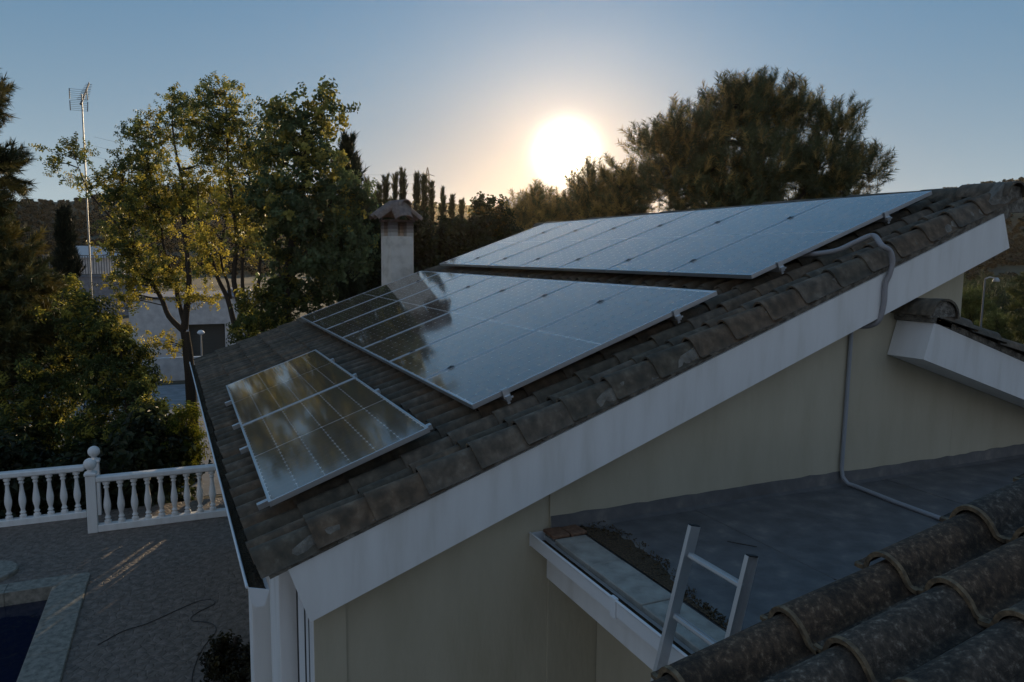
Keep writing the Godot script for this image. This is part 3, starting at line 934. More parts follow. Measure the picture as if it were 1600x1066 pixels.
# ---------------------------------------------------------------- the house
func house() -> void:
	var h := thing("house", "cream rendered house with white fascia and old tiled roof", "house")
	# walls
	var w := MB.new()
	var under := func(x: float) -> float: return (-0.235 + sin(PITCH) * x) / cos(PITCH) - 0.06
	w.prism([Vector3(-0.893, GROUND, 0.29), Vector3(0.428, GROUND, 0.29), Vector3(0.428, under.call(0.428), 0.29), Vector3(-0.893, under.call(-0.893), 0.29)], Vector3(0, 0, -0.3))
	w.prism([Vector3(0.428, GROUND, 0.303), Vector3(4.3, GROUND, 0.303), Vector3(4.3, under.call(4.3), 0.303), Vector3(0.428, under.call(0.428), 0.303)], Vector3(0, 0, -0.313))
	w.prism([Vector3(-1.075, GROUND, 0.305), Vector3(-0.893, GROUND, 0.305), Vector3(-0.893, under.call(-0.893), 0.305), Vector3(-1.075, under.call(-1.075), 0.305)], Vector3(0, 0, -0.03))
	w.prism([Vector3(4.302, GROUND, 0.303), Vector3(8.5, GROUND, 0.303), Vector3(8.5, -1.22, 0.303), Vector3(4.302, 0.06, 0.303)], Vector3(0, 0, -3.0))
	obj("gable_wall", w.mesh(), M.cream, h)
	var w2 := MB.new()
	w2.prism([Vector3(-0.99, GROUND, -0.02), Vector3(4.28, GROUND, -0.02), Vector3(4.28, under.call(4.28) - 0.12, -0.02), Vector3(-0.99, under.call(-0.99) - 0.05, -0.02)], Vector3(0, 0, -7.9))
	obj("side_wall", w2.mesh(), M.cream, h)
	var pier := MB.new()
	pier.block(Vector3(-1.19, GROUND, -0.95), Vector3(-1.0, -0.80, -0.38), 0.004)
	pier.block(Vector3(-1.3, GROUND, -1.45), Vector3(-1.0, -0.98, -1.15), 0.004)
	obj("pier", pier.mesh(), M.white, h)
	# window at the corner
	var win: MeshInstance3D
	var fr := MB.new()
	for q in [[-0.31, -0.045, -1.08], [0.0, 0.12, -1.078], [0.155, 0.29, -1.08]]:
		fr.block(Vector3(q[2], GROUND + 0.1, q[0]), Vector3(-1.0, -1.02, q[1]), 0.004)
	win = obj("window", fr.mesh(), M.white_paint, h)
	var dark_gaps := MB.new()
	for q in [[-0.378, -0.312], [-0.043, -0.002], [0.122, 0.153]]:
		dark_gaps.block(Vector3(-1.0805, GROUND + 0.1, q[0]), Vector3(-1.01, -1.01, q[1]))
	obj("window_infill", dark_gaps.mesh(), M.black, win)  # black strips painting the dark gaps between the frame profiles
	# fascia
	var fa := MB.new()
	fa.prism([Vector3(-1.233, -0.707, 0.5), Vector3(-1.125, -1.022, 0.5), Vector3(4.556, 1.078, 0.5), Vector3(4.445, 1.354, 0.5)], Vector3(0, 0, -0.19))
	obj("fascia", fa.mesh(), M.white, h)
	# roof
	var deck := MB.new()
	var d0 := [roof(-0.485, -1.33, -0.24), roof(-0.485, 4.74, -0.24), roof(8.17, 4.74, -0.24), roof(8.17, -1.45, -0.24)]
	var d1 := [roof(-0.485, -1.33, -0.33), roof(-0.485, 4.74, -0.33), roof(8.17, 4.74, -0.33), roof(8.17, -1.45, -0.33)]
	deck.quad(d0[0], d0[1], d0[2], d0[3])
	deck.quad(d1[3], d1[2], d1[1], d1[0])
	for i in 4:
		var k := (i + 1) % 4
		deck.quad(d1[i], d1[k], d0[k], d0[i])
	var rf := obj("roof", deck.mesh(), M.mortar, h)
	# verge mortar under the outermost row of tiles
	var vm := MB.new()
	var prev := []
	for i in 121:
		var v := -1.5 + 6.27 * i / 120
		var top := -0.150 + 0.020 * sin(v * 9.4) + rng.randf_range(-0.008, 0.008)
		if i > 112: top += 0.012 * (i - 112)
		var z := rng.randf_range(-0.006, 0.006)
		var now := [roof(-0.497, v, -0.238), roof(-0.497 + z, v, -0.2), roof(-0.47 + z, v, top), roof(-0.40, v, top + 0.005)]
		if prev:
			for k in 3:
				vm.quad(prev[k], now[k], now[k + 1], prev[k + 1])
		prev = now
	obj("verge_mortar", vm.mesh(), M.mortar, rf)
	# tiles
	var meshes := [tile_mesh(0.21, 0.40, 0.086, 0.012, 12, 0.017, 0.07), tile_mesh(0.21, 0.40, 0.082, 0.013, 12, 0.022, 0.09)]
	meshes.append(tile_mesh(0.25, 0.42, 0.118, 0.014, 12, 0.02, 0.13))
	var spots := []
	var columns := 42
	var courses := 19
	for k in columns:
		var u := -0.425 + 0.2095 * k if k > 0 else -0.405
		var v0 := -1.55 - 0.0155 * (u + 0.43)
		var step := (4.74 - v0) / courses
		for j in courses:
			var v := v0 + step * j
			var pos := roof(u + rng.randf_range(-0.006, 0.006), v + rng.randf_range(-0.012, 0.012), -0.206 + rng.randf_range(-0.004, 0.004))
			var tb := roof_basis() * Basis.from_euler(Vector3(rng.randf_range(-0.03, 0.03), rng.randf_range(-0.015, 0.015), rng.randf_range(-0.012, 0.012)))
			spots.append([pos.distance_squared_to(CAMERA_AT) + (1000.0 if under_panel(u, v + 0.15) else 0.0), Transform3D(tb, pos), rng.randi() % 2 if k > 0 else 2 + 0 * rng.randi(), rng.randi() % 4])
	spots.sort_custom(func(a, b): return a[0] < b[0])
	var rest := PackedFloat32Array()
	for i in spots.size():
		var s: Array = spots[i]
		if i < 290:
			obj("roof_tile", meshes[s[2]], M.clay[s[3]], rf, s[1])
		else:
			var c := [Color(1, 1, 1), Color(0.8, 0.82, 0.8), Color(1.0, 0.9, 0.8), Color(0.68, 0.7, 0.67)][s[3]] as Color
			put(rest, s[1], c)
	multi("more_roof_tiles", meshes[0], M.clay_copies, rest, rf)
	# ridge
	var pipe := half_pipe(0.125, 0.46, 0.016, 10)
	for k in 22:
		var at := roof(0, 4.80, -0.172 + rng.randf_range(-0.008, 0.008)) + Vector3(rng.randf_range(-0.008, 0.008), 0, 0.50 - 0.40 * (k + 1) - 0.03)
		var o := obj("ridge_tile", pipe, M.clay[k % 4], rf, Transform3D(Basis.from_euler(Vector3(0.035, rng.randf_range(-0.02, 0.02), rng.randf_range(-0.03, 0.03))), at))
		o.position.y += 0.0
	var cap := MB.new()
	cap.prism([roof(-0.49, 4.58, -0.24), roof(-0.49, 4.93, -0.36), roof(-0.49, 4.90, -0.13), roof(-0.49, 4.80, -0.085), roof(-0.49, 4.66, -0.14)], Vector3(0, 0, -0.06))
	obj("ridge_end", cap.mesh(), M.mortar, rf)
	# gutter
	var g := MB.new()
	var prof := [Vector2(-1.443, -0.744), Vector2(-1.425, -0.83), Vector2(-1.405, -0.858), Vector2(-1.362, -0.858), Vector2(-1.335, -0.775)]
	var shift := Vector3(-0.155, 0.0, -8.75)
	for i in 4:
		var a := Vector3(prof[i].x, prof[i].y, 0.55)
		var b := Vector3(prof[i + 1].x, prof[i + 1].y, 0.55)
		var out := Vector3(-(b - a).y, (b - a).x, 0).normalized() * -0.004
		g.prism([a, b, b - out, a - out], shift)
	g.tube([Vector3(-1.445, -0.742, 0.552), Vector3(-1.445, -0.742, 0.552) + shift], [0.008, 0.008], 6)
	var ends := []
	for q in prof: ends.append(Vector3(q.x, q.y, 0.552))
	g.prism(ends, Vector3(0, 0, -0.006))
	var gt := obj("gutter", g.mesh(), M.white_paint, h)
	var lt := MB.new()
	var was := []
	for i in 90:
		var f := i / 89.0
		var at := Vector3(-1.39, 0, 0.54) + shift * f
		var now := [at + Vector3(-0.042, -0.795 + rng.randf_range(-0.012, 0.012), 0), at + Vector3(0.0, -0.78 + rng.randf_range(-0.02, 0.02), 0), at + Vector3(0.045, -0.79 + rng.randf_range(-0.012, 0.02), 0)]
		if was:
			for k in 2:
				lt.quad(was[k], was[k + 1], now[k + 1], now[k])
		was = now
	obj("leaf_litter", lt.mesh(), M.dirt, gt)
	chimney(h)
	side_roof(h)


func chimney(h: Node3D) -> void:
	var at := Vector3(1.765, 0, -8.15)
	var turn := Transform3D(Basis(Vector3.UP, 0.17), at)
	var b := MB.new()
	b.box(turn * Transform3D(Basis(), Vector3(0, 0.07, 0)), Vector3(0.43, 2.46, 0.40), 0.006)
	var c := obj("chimney", b.mesh(), M.chimney, h)
	# four openings under the cap, blackened by smoke
	for k in 4:
		var p := MB.new()
		for x in [-1.0, 1.0]:
			for z in [-1.0, 1.0]:
				p.box(turn * Transform3D(Basis(), Vector3(x * 0.149, 1.33 + 0.06 * k, z * 0.138)), Vector3(0.130, 0.06, 0.122), 0.0)
		obj("opening_pier", p.mesh(), M.sooty[k], c)
	var s := MB.new()
	s.box(turn * Transform3D(Basis(), Vector3(0, 1.56, 0)), Vector3(0.47, 0.04, 0.44), 0.004)
	obj("cap_slab", s.mesh(), M.soot, c)
	# barrel tiles sloping to four sides under a round top tile
	var barrel := half_pipe(0.1, 0.38, 0.014, 9)
	for sd in [-1.0, 1.0]:
		for z in [-0.14, 0.03]:
			var t := Transform3D(Basis(Vector3(0, 0, -sd), Vector3(sd * sin(0.6), cos(0.6), 0), Vector3(-sd * cos(0.6), sin(0.6), 0)), Vector3(sd * 0.40, 1.575, z + 0.02))
			obj("cap_tile", barrel, M.chimney_clay, c, turn * t)
		var e := Transform3D(Basis(Vector3(sd, 0, 0), Vector3(0, cos(0.8), sd * sin(0.8)), Vector3(0, sin(0.8), -sd * cos(0.8))).scaled_local(Vector3(1.75, 1.15, 0.85)), Vector3(0, 1.575, sd * 0.29))
		obj("cap_tile", barrel, M.chimney_clay, c, turn * e)
	var top := half_pipe(0.13, 0.40, 0.018, 12)
	obj("cap_tile", top, M.chimney_clay, c, turn * Transform3D(Basis(Vector3.UP, 0.3), Vector3(-0.02, 1.80, -0.2)))


func side_roof(h: Node3D) -> void:
	var d := Vector3(cos(0.304), -sin(0.304), 0)
	var n := Vector3(sin(0.304), cos(0.304), 0)
	var o := Vector3(3.522, 0.497, 0.63)
	var f := MB.new()
	f.prism([o, o - n * 0.292, o - n * 0.292 + d * 5.0, o + d * 5.0], Vector3(0, 0, -0.318))
	var r := obj("side_roof", f.mesh(), M.white, h)
	var t := MB.new()
	t.prism([o + n * 0.003 + d * 0.02, o + n * 0.05 + d * 0.02, o + n * 0.05 + d * 5.0, o + n * 0.003 + d * 5.0], Vector3(0, 0, -0.318))
	obj("verge_mortar", t.mesh(), M.mortar, r)
	var tm := tile_mesh(0.21, 0.42, 0.075, 0.014, 12, 0.026, 0.08)
	for k in 2:
		for j in 12:
			var b := Basis(-d, n, Vector3(0, 0, -1)) * Basis.from_euler(Vector3(rng.randf_range(-0.02, 0.02), 0, rng.randf_range(-0.01, 0.01)))
			obj("roof_tile", tm, M.clay[(j + k) % 4], r, Transform3D(b, o + d * (0.38 * (j + 1) + 0.06) + n * 0.05 + Vector3(0, 0, -0.06 - 0.2 * k)))
	var rd := half_pipe(0.13, 0.36, 0.016, 12)
	obj("ridge_tile", rd, M.clay[1], r, Transform3D(Basis.from_euler(Vector3(0, 0, -0.1)).scaled_local(Vector3(1.25, 1.1, 1)), o + Vector3(0.075, 0.04, -0.325)))
	var half := []
	for q in 13: half.append(o + Vector3(0.075 - 0.145 * cos(PI * q / 12), 0.04 + 0.128 * sin(PI * q / 12), 0.012))
	var fill := MB.new()
	fill.prism(half, Vector3(0, 0, -0.02))
	fill.prism([o + Vector3(-0.03, 0.002, 0), o + Vector3(0.2, -0.05, 0), o + Vector3(0.2, 0.05, 0), o + Vector3(0.15, 0.13, 0), o + Vector3(0.02, 0.13, 0), o + Vector3(-0.04, 0.06, 0)], Vector3(0, 0, -0.32))
	obj("mortar_bed", fill.mesh(), M.mortar, r)


# ---------------------------------------------------------------- the flat roofed annexe in front of the gable
func annexe() -> void:
	var a := thing("annexe", "low annexe with a flat grey roof and white gutter below the gable", "outbuilding", Vector3(0.4, GROUND, 0.31))
	a.position = Vector3.ZERO
	var w := MB.new()
	w.block(Vector3(0.80, GROUND, 0.31), Vector3(8.0, -1.12, 3.4))
	obj("wall", w.mesh(), M.cream, a)
	var s := MB.new()
	s.block(Vector3(0.405, -1.115, 0.312), Vector3(8.0, -0.835, 3.6), 0.003)
	obj("roof_slab", s.mesh(), M.white, a)
	var m := MB.new()
	for k in 8:
		m.block(Vector3(0.60 + 0.95 * k, -0.834, 0.314), Vector3(0.60 + 0.95 * k + 1.0, -0.80 + (0.004 if k % 2 == 1 else 0.0), 3.59), 0.002)
	m.block(Vector3(0.44, -0.834, 0.314), Vector3(0.598, -0.803, 0.46))
	var rf := obj("flat_roof", m.mesh(), M.membrane, a)
	var up := MB.new()
	var prev := []
	for i in 61:
		var x := 0.432 + 5.0 * i / 60
		var y := -0.700 + rng.randf_range(-0.006, 0.006) - 0.006 * sin(x * 2.0)
		var now := [Vector3(x, -0.799, 0.36), Vector3(x, -0.785, 0.322), Vector3(x, y, 0.309), Vector3(x, y, 0.300)]
		if prev:
			for k in 3:
				up.quad(prev[k], now[k], now[k + 1], prev[k + 1])
		prev = now
	obj("upstand", up.mesh(), M.membrane, rf)
	var z := 0.47
	for k in 6:
		var l: float = [0.43, 0.52, 0.5, 0.52, 0.55, 0.5][k]
		var c := MB.new()
		c.block(Vector3(0.378, -0.83, z + 0.004), Vector3(0.596, -0.793 + rng.randf_range(-0.003, 0.003), z + l - 0.004), 0.004)
		obj("edge_slab", c.mesh(), M.concrete, rf)
		z += l
	for q in [[0.37, 0.32, 0.49, 0.465, 0.0], [0.494, 0.33, 0.612, 0.468, 0.08]]:
		var c := MB.new()
		c.box(Transform3D(Basis(Vector3.UP, q[4]), Vector3((q[0] + q[2]) / 2, -0.788, (q[1] + q[3]) / 2)), Vector3(q[2] - q[0], 0.022, q[3] - q[1]), 0.004)
		obj("edge_tile", c.mesh(), M.terracotta, rf)
	var g := MB.new()
	var prof := [Vector2(0.288, -0.80), Vector2(0.291, -0.885), Vector2(0.395, -0.885), Vector2(0.398, -0.83)]
	for i in 3:
		var p0 := Vector3(prof[i].x, prof[i].y, 0.30)
		var p1 := Vector3(prof[i + 1].x, prof[i + 1].y, 0.30)
		var out := Vector3(-(p1 - p0).y, (p1 - p0).x, 0).normalized() * -0.004
		g.prism([p0, p1, p1 - out, p0 - out], Vector3(0, 0, 3.3))
	g.tube([Vector3(0.287, -0.798, 0.3), Vector3(0.287, -0.798, 3.6)], [0.008, 0.008], 6)
	g.block(Vector3(0.286, -0.886, 0.297), Vector3(0.398, -0.80, 0.302))
	for k in [1.28, 2.3]:
		g.block(Vector3(0.278, -0.895, k), Vector3(0.30, -0.785, k + 0.05), 0.003)
	obj("gutter", g.mesh(), M.white_paint, a)
	var silt := MB.new()
	silt.block(Vector3(0.296, -0.878, 0.31), Vector3(0.392, -0.86, 3.58))
	obj("gutter_silt", silt.mesh(), M.dirt, a)
	# drift of dry leaves and soil against the edge slabs
	var dr := MB.new()
	var edge := [[0.60, 0.42], [0.70, 0.385], [0.785, 0.445], [0.81, 0.66], [0.785, 0.92], [0.755, 1.09], [0.69, 1.29], [0.64, 1.45], [0.645, 1.6], [0.625, 1.74], [0.60, 1.8]]
	var ring := []
	for i in edge.size() - 1:
		for k in 5:
			var f := k / 5.0
			ring.append(Vector3(lerpf(edge[i][0], edge[i + 1][0], f) + rng.randf_range(-0.018, 0.018), -0.7985, lerpf(edge[i][1], edge[i + 1][1], f) + rng.randf_range(-0.012, 0.012)))
	for i in ring.size() - 1:
		var b0 := Vector3(0.6, -0.785, ring[i].z)
		var b1 := Vector3(0.6, -0.785, ring[i + 1].z)
		var m0: Vector3 = b0.lerp(ring[i], 0.6) + Vector3(0, 0.006 + rng.randf_range(0, 0.006), 0)
		var m1: Vector3 = b1.lerp(ring[i + 1], 0.6) + Vector3(0, 0.006 + rng.randf_range(0, 0.006), 0)
		dr.quad(b0, b1, m1, m0)
		dr.quad(m0, m1, ring[i + 1], ring[i])
	var drift := obj("leaf_drift", dr.mesh(), M.dirt)
	tag(drift, "brown drift of dry leaves and soil on the flat grey roof", "leaves", "", "stuff")
	var bits := PackedFloat32Array()
	for i in 700:
		var q: Array = edge[rng.randi() % edge.size()]
		var p := Vector3(lerpf(0.6, q[0] + 0.05, pow(rng.randf(), 0.7)), -0.792 + rng.randf() * 0.006, q[1] + rng.randf_range(-0.15, 0.15))
		put(bits, Transform3D(aim(Vector3(rng.randfn(), 0.05, rng.randfn()), rng.randf_range(0.05, 0.12)) , p), lin(1, 1, 1) * 0.0 + Color(0.10, 0.065, 0.03) * rng.randf_range(0.4, 1.6))
	multi("dry_leaves", leaf_sprig(3, 0.03, 0.12, 0.35, 5), M.leaf, bits, drift)
	# thin dark scraps lying on the membrane
	for q in [[1.42, 0.98, 0.9], [1.62, 1.62, 0.5]]:
		var tw := MB.new()
		var p := Vector3(q[0], -0.797, q[1])
		var dd := Vector3(cos(q[2]), 0, sin(q[2])) * 0.09
		tw.tube([p - dd, p + Vector3(0.004, 0, 0.006), p + dd], [0.002, 0.003, 0.002], 5)
		var o := obj("twig", tw.mesh(), M.bark)
		tag(o, ["long dark twig lying on the flat grey roof beyond the ladder", "dark twig on the flat grey roof nearest the foreground tiles"][[0.9, 0.5].find(q[2])], "twig", "")


func ladder() -> void:
	var t := thing("ladder", "aluminium ladder leaning on the white gutter of the flat roof", "ladder", Vector3(0.0, GROUND, 1.84))
	var foot := Vector3(-0.6, 0, 0)
	var lean := Vector3(0.367 - 0.193, -0.234 + 0.93, 0).normalized()
	var top := Vector3(0.362, -0.234 - GROUND, 0)
	foot = top - lean * 4.1
	var across := Vector3(-lean.y, lean.x, 0)
	for k in 2:
		var z := 0.345 * k
		var s := MB.new()
		var b := Basis(across, lean, Vector3(0, 0, 1))
		var mid := (foot + top) / 2 + Vector3(0, 0, z)
		s.box(Transform3D(b, mid), Vector3(0.054, 4.1, 0.003))
		for e in [-1.0, 1.0]:
			s.box(Transform3D(b, mid + across * e * 0.0257 + Vector3(0, 0, (-0.010 if k == 0 else 0.010))), Vector3(0.003, 4.1, 0.022), 0.0005)
		var o := obj("stile", s.mesh(), M.dull_aluminium, t)
		var c := MB.new()
		c.box(Transform3D(b, top + Vector3(0, 0, z + (-0.011 if k == 0 else 0.011)) + lean * 0.002), Vector3(0.05, 0.006, 0.02), 0.001)
		obj("end_cap", c.mesh(), M.black, o)
	for i in 14:
		var r := MB.new()
		var c := top - lean * (0.13 + 0.28 * i)
		var rb := Basis(across, lean, Vector3(0, 0, 1))
		r.box(Transform3D(rb, c + Vector3(0, 0, 0.1725)), Vector3(0.028, 0.024, 0.340), 0.006)
		for e in [-0.009, -0.003, 0.003, 0.009]:
			r.box(Transform3D(rb, c + Vector3(0, 0, 0.1725) + across * e + lean * 0.0125), Vector3(0.003, 0.003, 0.338))
		for z in [0.0, 0.345]:
			r.lathe(Transform3D(Basis(Vector3(1, 0, 0), PI / 2 if z > 0.1 else -PI / 2), c + Vector3(0, 0, z + (0.0015 if z > 0.1 else -0.0015))), [[0.012, 0.0], [0.010, 0.003], [0.0, 0.004]], 8)
		obj("rung", r.mesh(), M.dull_aluminium, t)


func conduits() -> void:
	var p := MB.new()
	p.tube([Vector3(3.01, 0.50, 0.322), Vector3(3.004, -0.2, 0.322), Vector3(2.997, -0.66, 0.322), Vector3(2.998, -0.73, 0.334), Vector3(3.01, -0.775, 0.38), Vector3(3.03, -0.783, 0.44), Vector3(2.99, -0.784, 0.82), Vector3(2.972, -0.784, 1.24), Vector3(2.95, -0.784, 2.4)], [0.016, 0.016, 0.016, 0.016, 0.016, 0.016, 0.016, 0.016, 0.016], 10)
	var o := obj("conduit", p.mesh(), M.pvc)
	tag(o, "thin grey conduit down the gable wall and across the flat roof", "pipe")
	var pts := [roof(0.25, 3.0, -0.075), roof(0.10, 3.06, -0.068), roof(-0.06, 3.1, -0.065), roof(-0.2, 3.13, -0.05), roof(-0.29, 3.22, -0.02), roof(-0.38, 3.31, 0.0), Vector3(3.06, 1.075, 0.50), Vector3(3.115, 1.03, 0.53), Vector3(3.140, 0.951, 0.537), Vector3(3.125, 0.86, 0.53), Vector3(3.1, 0.784, 0.522), Vector3(3.098, 0.645, 0.522), Vector3(3.085, 0.52, 0.50), Vector3(3.06, 0.47, 0.44), Vector3(3.02, 0.46, 0.335)]
	var fine := []
	var rad := []
	for i in pts.size() - 1:
		for k in 26:
			var f := k / 26.0
			fine.append((pts[i] as Vector3).cubic_interpolate(pts[i + 1], pts[maxi(i - 1, 0)], pts[mini(i + 2, pts.size() - 1)], f))
			rad.append(0.0185 if k % 2 == 0 else 0.0215)
	var q := MB.new()
	q.tube(fine, rad, 10)
	var c := obj("corrugated_hose", q.mesh(), M.pvc_old)
	tag(c, "grey corrugated hose bent over the roof edge and white fascia", "hose")


# ---------------------------------------------------------------- the roof in the foreground
func near_roof() -> void:
	var pitch := 0.2432
	var d := Vector3(cos(pitch), sin(pitch), 0)
	var n := Vector3(-sin(pitch), cos(pitch), 0)
	var o := Vector3(-0.2304, 0.0159, 2.966)
	var wide := 0.1915
	var high := 0.068
	var t := thing("tiled_roof", "old lichen covered tiled roof in the near right corner", "roof", Vector3.ZERO)
	var deck := MB.new()
	var off := n * (-high - 0.055)
	deck.prism([o + off - d * 0.7 + Vector3(0, 0, -0.06), o + off + d * 4.0 + Vector3(0, 0, -0.06), o + off * 1.9 + d * 4.0 + Vector3(0, 0, -0.06), o + off * 1.9 - d * 0.7 + Vector3(0, 0, -0.06)], Vector3(0, 0, 2.6))
	deck.block(Vector3(0.0, GROUND, 3.05), Vector3(3.6, -0.16, 5.4))
	obj("roof_deck", deck.mesh(), M.mortar, t)
	var lift := 0.026
	var tm := tile_mesh(wide, 0.45, high, 0.012, 26, lift, 0.07)
	var lm := lip_mesh(wide, high, 0.0125, 26, lift)
	for k in 9:
		for j in range(-2, 9):
			var b := Basis(d, n, Vector3(0, 0, 1)) * Basis.from_euler(Vector3(rng.randf_range(-0.02, 0.02), rng.randf_range(-0.012, 0.012), rng.randf_range(-0.008, 0.008)))
			var at := o + d * (0.38 * j + rng.randf_range(-0.01, 0.01)) + n * (-high - lift + rng.randf_range(-0.003, 0.003)) + Vector3(0, 0, wide * k)
			var q := obj("roof_tile", tm, M.old_tile[rng.randi() % 3], t, Transform3D(b, at))
			obj("lip", lm, M.tile_lip, q)


# ---------------------------------------------------------------- terrace, pool, balustrade
func terrace() -> void:
	var y := -3.7
	var g := MB.new()
	var slab := func(lo: Vector3, hi: Vector3) -> void: g.block(lo, hi)
	slab.call(Vector3(-3.06, GROUND, -10.45), Vector3(-0.98, y, 6.0))
	slab.call(Vector3(-14.0, GROUND, -10.45), Vector3(-3.062, y - 0.001, -7.5))
	var o := obj("terrace", g.mesh(), M.paving)
	tag(o, "", "", "", "structure")
	var w := MB.new()
	w.block(Vector3(-12.0, GROUND, -7.2), Vector3(-3.44, -3.86, 6.0))
	var wa := obj("pool_water", w.mesh(), M.water)
	tag(wa, "", "", "", "structure")
	var c := Node3D.new()
	c.name = "pool_coping"
	add_child(c)
	tag(c, "", "", "", "structure")
	var z := -7.18
	for k in 9:
		var s := MB.new()
		var l := 1.0
		s.block(Vector3(-3.475, y - 0.3, z + 0.003), Vector3(-3.04, y + 0.03 + rng.randf_range(-0.002, 0.002), z + l - 0.003), 0.012)
		obj("coping_stone", s.mesh(), M.coping, c)
		z += l
	for k in 7:
		var s := MB.new()
		var x1 := -3.04 - 1.0 * k
		var lo := Vector3(x1 - 0.997, y - 0.3, -7.52)
		var hi := Vector3(x1, y + 0.03 + rng.randf_range(-0.002, 0.002), -7.184)
		if k == 0:
			var pts := [Vector3(lo.x, hi.y, hi.z), Vector3(hi.x, hi.y, hi.z)]
			for q in 6:
				var a := PI / 2 * q / 5
				pts.append(Vector3(hi.x - 0.1 + 0.1 * cos(a), hi.y, lo.z + 0.1 - 0.1 * sin(a)))
			pts.append(Vector3(lo.x, hi.y, lo.z))
			s.prism(pts, Vector3(0, -0.3, 0))
		else:
			s.block(lo, hi, 0.012)
		obj("coping_stone", s.mesh(), M.coping, c)
	var r := MB.new()
	r.lathe(Transform3D(Basis(), Vector3(-4.42, y, -8.02)), [[0.40, 0.0], [0.40, 0.05], [0.385, 0.065], [0.0, 0.065]], 36)
	tag(obj("round_slab", r.mesh(), M.coping), "pale round stone slab on the terrace above the pool", "slab")
	var h := MB.new()
	var pts := []
	var rad := []
	var line := [Vector3(-2.75, 0, -5.2), Vector3(-2.5, 0, -5.45), Vector3(-2.231, 0, -5.55), Vector3(-1.9, 0, -5.78), Vector3(-1.625, 0, -5.957), Vector3(-1.46, 0, -5.93), Vector3(-1.44, 0, -5.78), Vector3(-1.66, 0, -5.6), Vector3(-1.72, 0, -5.42), Vector3(-1.5, 0, -5.25), Vector3(-1.45, 0, -5.0), Vector3(-1.62, 0, -4.6), Vector3(-1.735, 0, -4.018), Vector3(-1.7, 0, -3.4)]
	for i in line.size() - 1:
		for k in 6:
			var q: Vector3 = (line[i] as Vector3).cubic_interpolate(line[i + 1], line[maxi(i - 1, 0)], line[mini(i + 2, line.size() - 1)], k / 6.0)
			pts.append(q + Vector3(0, y + 0.006, 0))
			rad.append(0.0045)
	h.tube(pts, rad, 6)
	tag(obj("garden_hose", h.mesh(), M.dark_metal), "thin dark hose lying in loose curves on the terrace", "hose")


func baluster_profile() -> Array:
	var p := []
	for q in [[0.055, 0.0], [0.055, 0.05], [0.045, 0.055], [0.034, 0.075], [0.05, 0.10], [0.034, 0.125], [0.03, 0.15], [0.042, 0.2], [0.056, 0.27], [0.058, 0.32], [0.05, 0.39], [0.036, 0.48], [0.029, 0.56], [0.028, 0.6], [0.042, 0.615], [0.042, 0.635], [0.03, 0.65], [0.045, 0.675], [0.055, 0.68], [0.055, 0.73]]:
		p.append(q)
	return p


func newel(parent: Node3D, x: float, y0: float, z: float) -> void:
	var s := MB.new()
	s.block(Vector3(x - 0.075, y0, z - 0.075), Vector3(x + 0.075, y0 + 0.98, z + 0.075), 0.008)
	s.block(Vector3(x - 0.092, y0 + 0.98, z - 0.092), Vector3(x + 0.092, y0 + 1.03, z + 0.092), 0.012)
	s.lathe(Transform3D(Basis(), Vector3(x, y0 + 1.03, z)), [[0.08, 0.0], [0.06, 0.02], [0.035, 0.045], [0.035, 0.06]], 14)
	var o := obj("newel", s.mesh(), M.white, parent)
	var b := SphereMesh.new()
	b.radius = 0.10
	b.height = 0.2
	b.radial_segments = 20
	b.rings = 10
	obj("ball", b, M.white, o, Transform3D(Basis(), Vector3(x, y0 + 1.17, z)))


func balustrades() -> void:
	var one := MB.new()
	one.lathe(Transform3D(), baluster_profile(), 14)
	var bal := one.mesh()
	var sets := [
		[-3.1, -1.0, -9.35, -3.7, 9, -2.948, 0.2055, "white stone balustrade on the right, joining the house under the gutter", -3.17],
		[-6.3, -3.35, -10.25, -3.72, 13, -3.485, -0.205, "white stone balustrade on the left, set further back", -3.2],
	]
	for q in sets:
		var t := thing("balustrade", q[7], "balustrade", Vector3.ZERO, "")
		var x0: float = q[0]
		var x1: float = q[1]
		var z: float = q[2]
		var y: float = q[3]
		var r := MB.new()
		r.block(Vector3(x0, y + 0.855, z - 0.08), Vector3(x1, y + 0.955, z + 0.08), 0.022)
		obj("rail", r.mesh(), M.white, t)
		var p := MB.new()
		p.block(Vector3(x0, y, z - 0.07), Vector3(x1, y + 0.125, z + 0.07), 0.012)
		obj("plinth", p.mesh(), M.white, t)
		for k in q[4]:
			obj("baluster", bal, M.white, t, Transform3D(Basis(Vector3.UP, k), Vector3(q[5] + q[6] * k, y + 0.125, z)))
		newel(t, q[8], y, z + (0.0 if q[8] > -3.19 else -0.05))


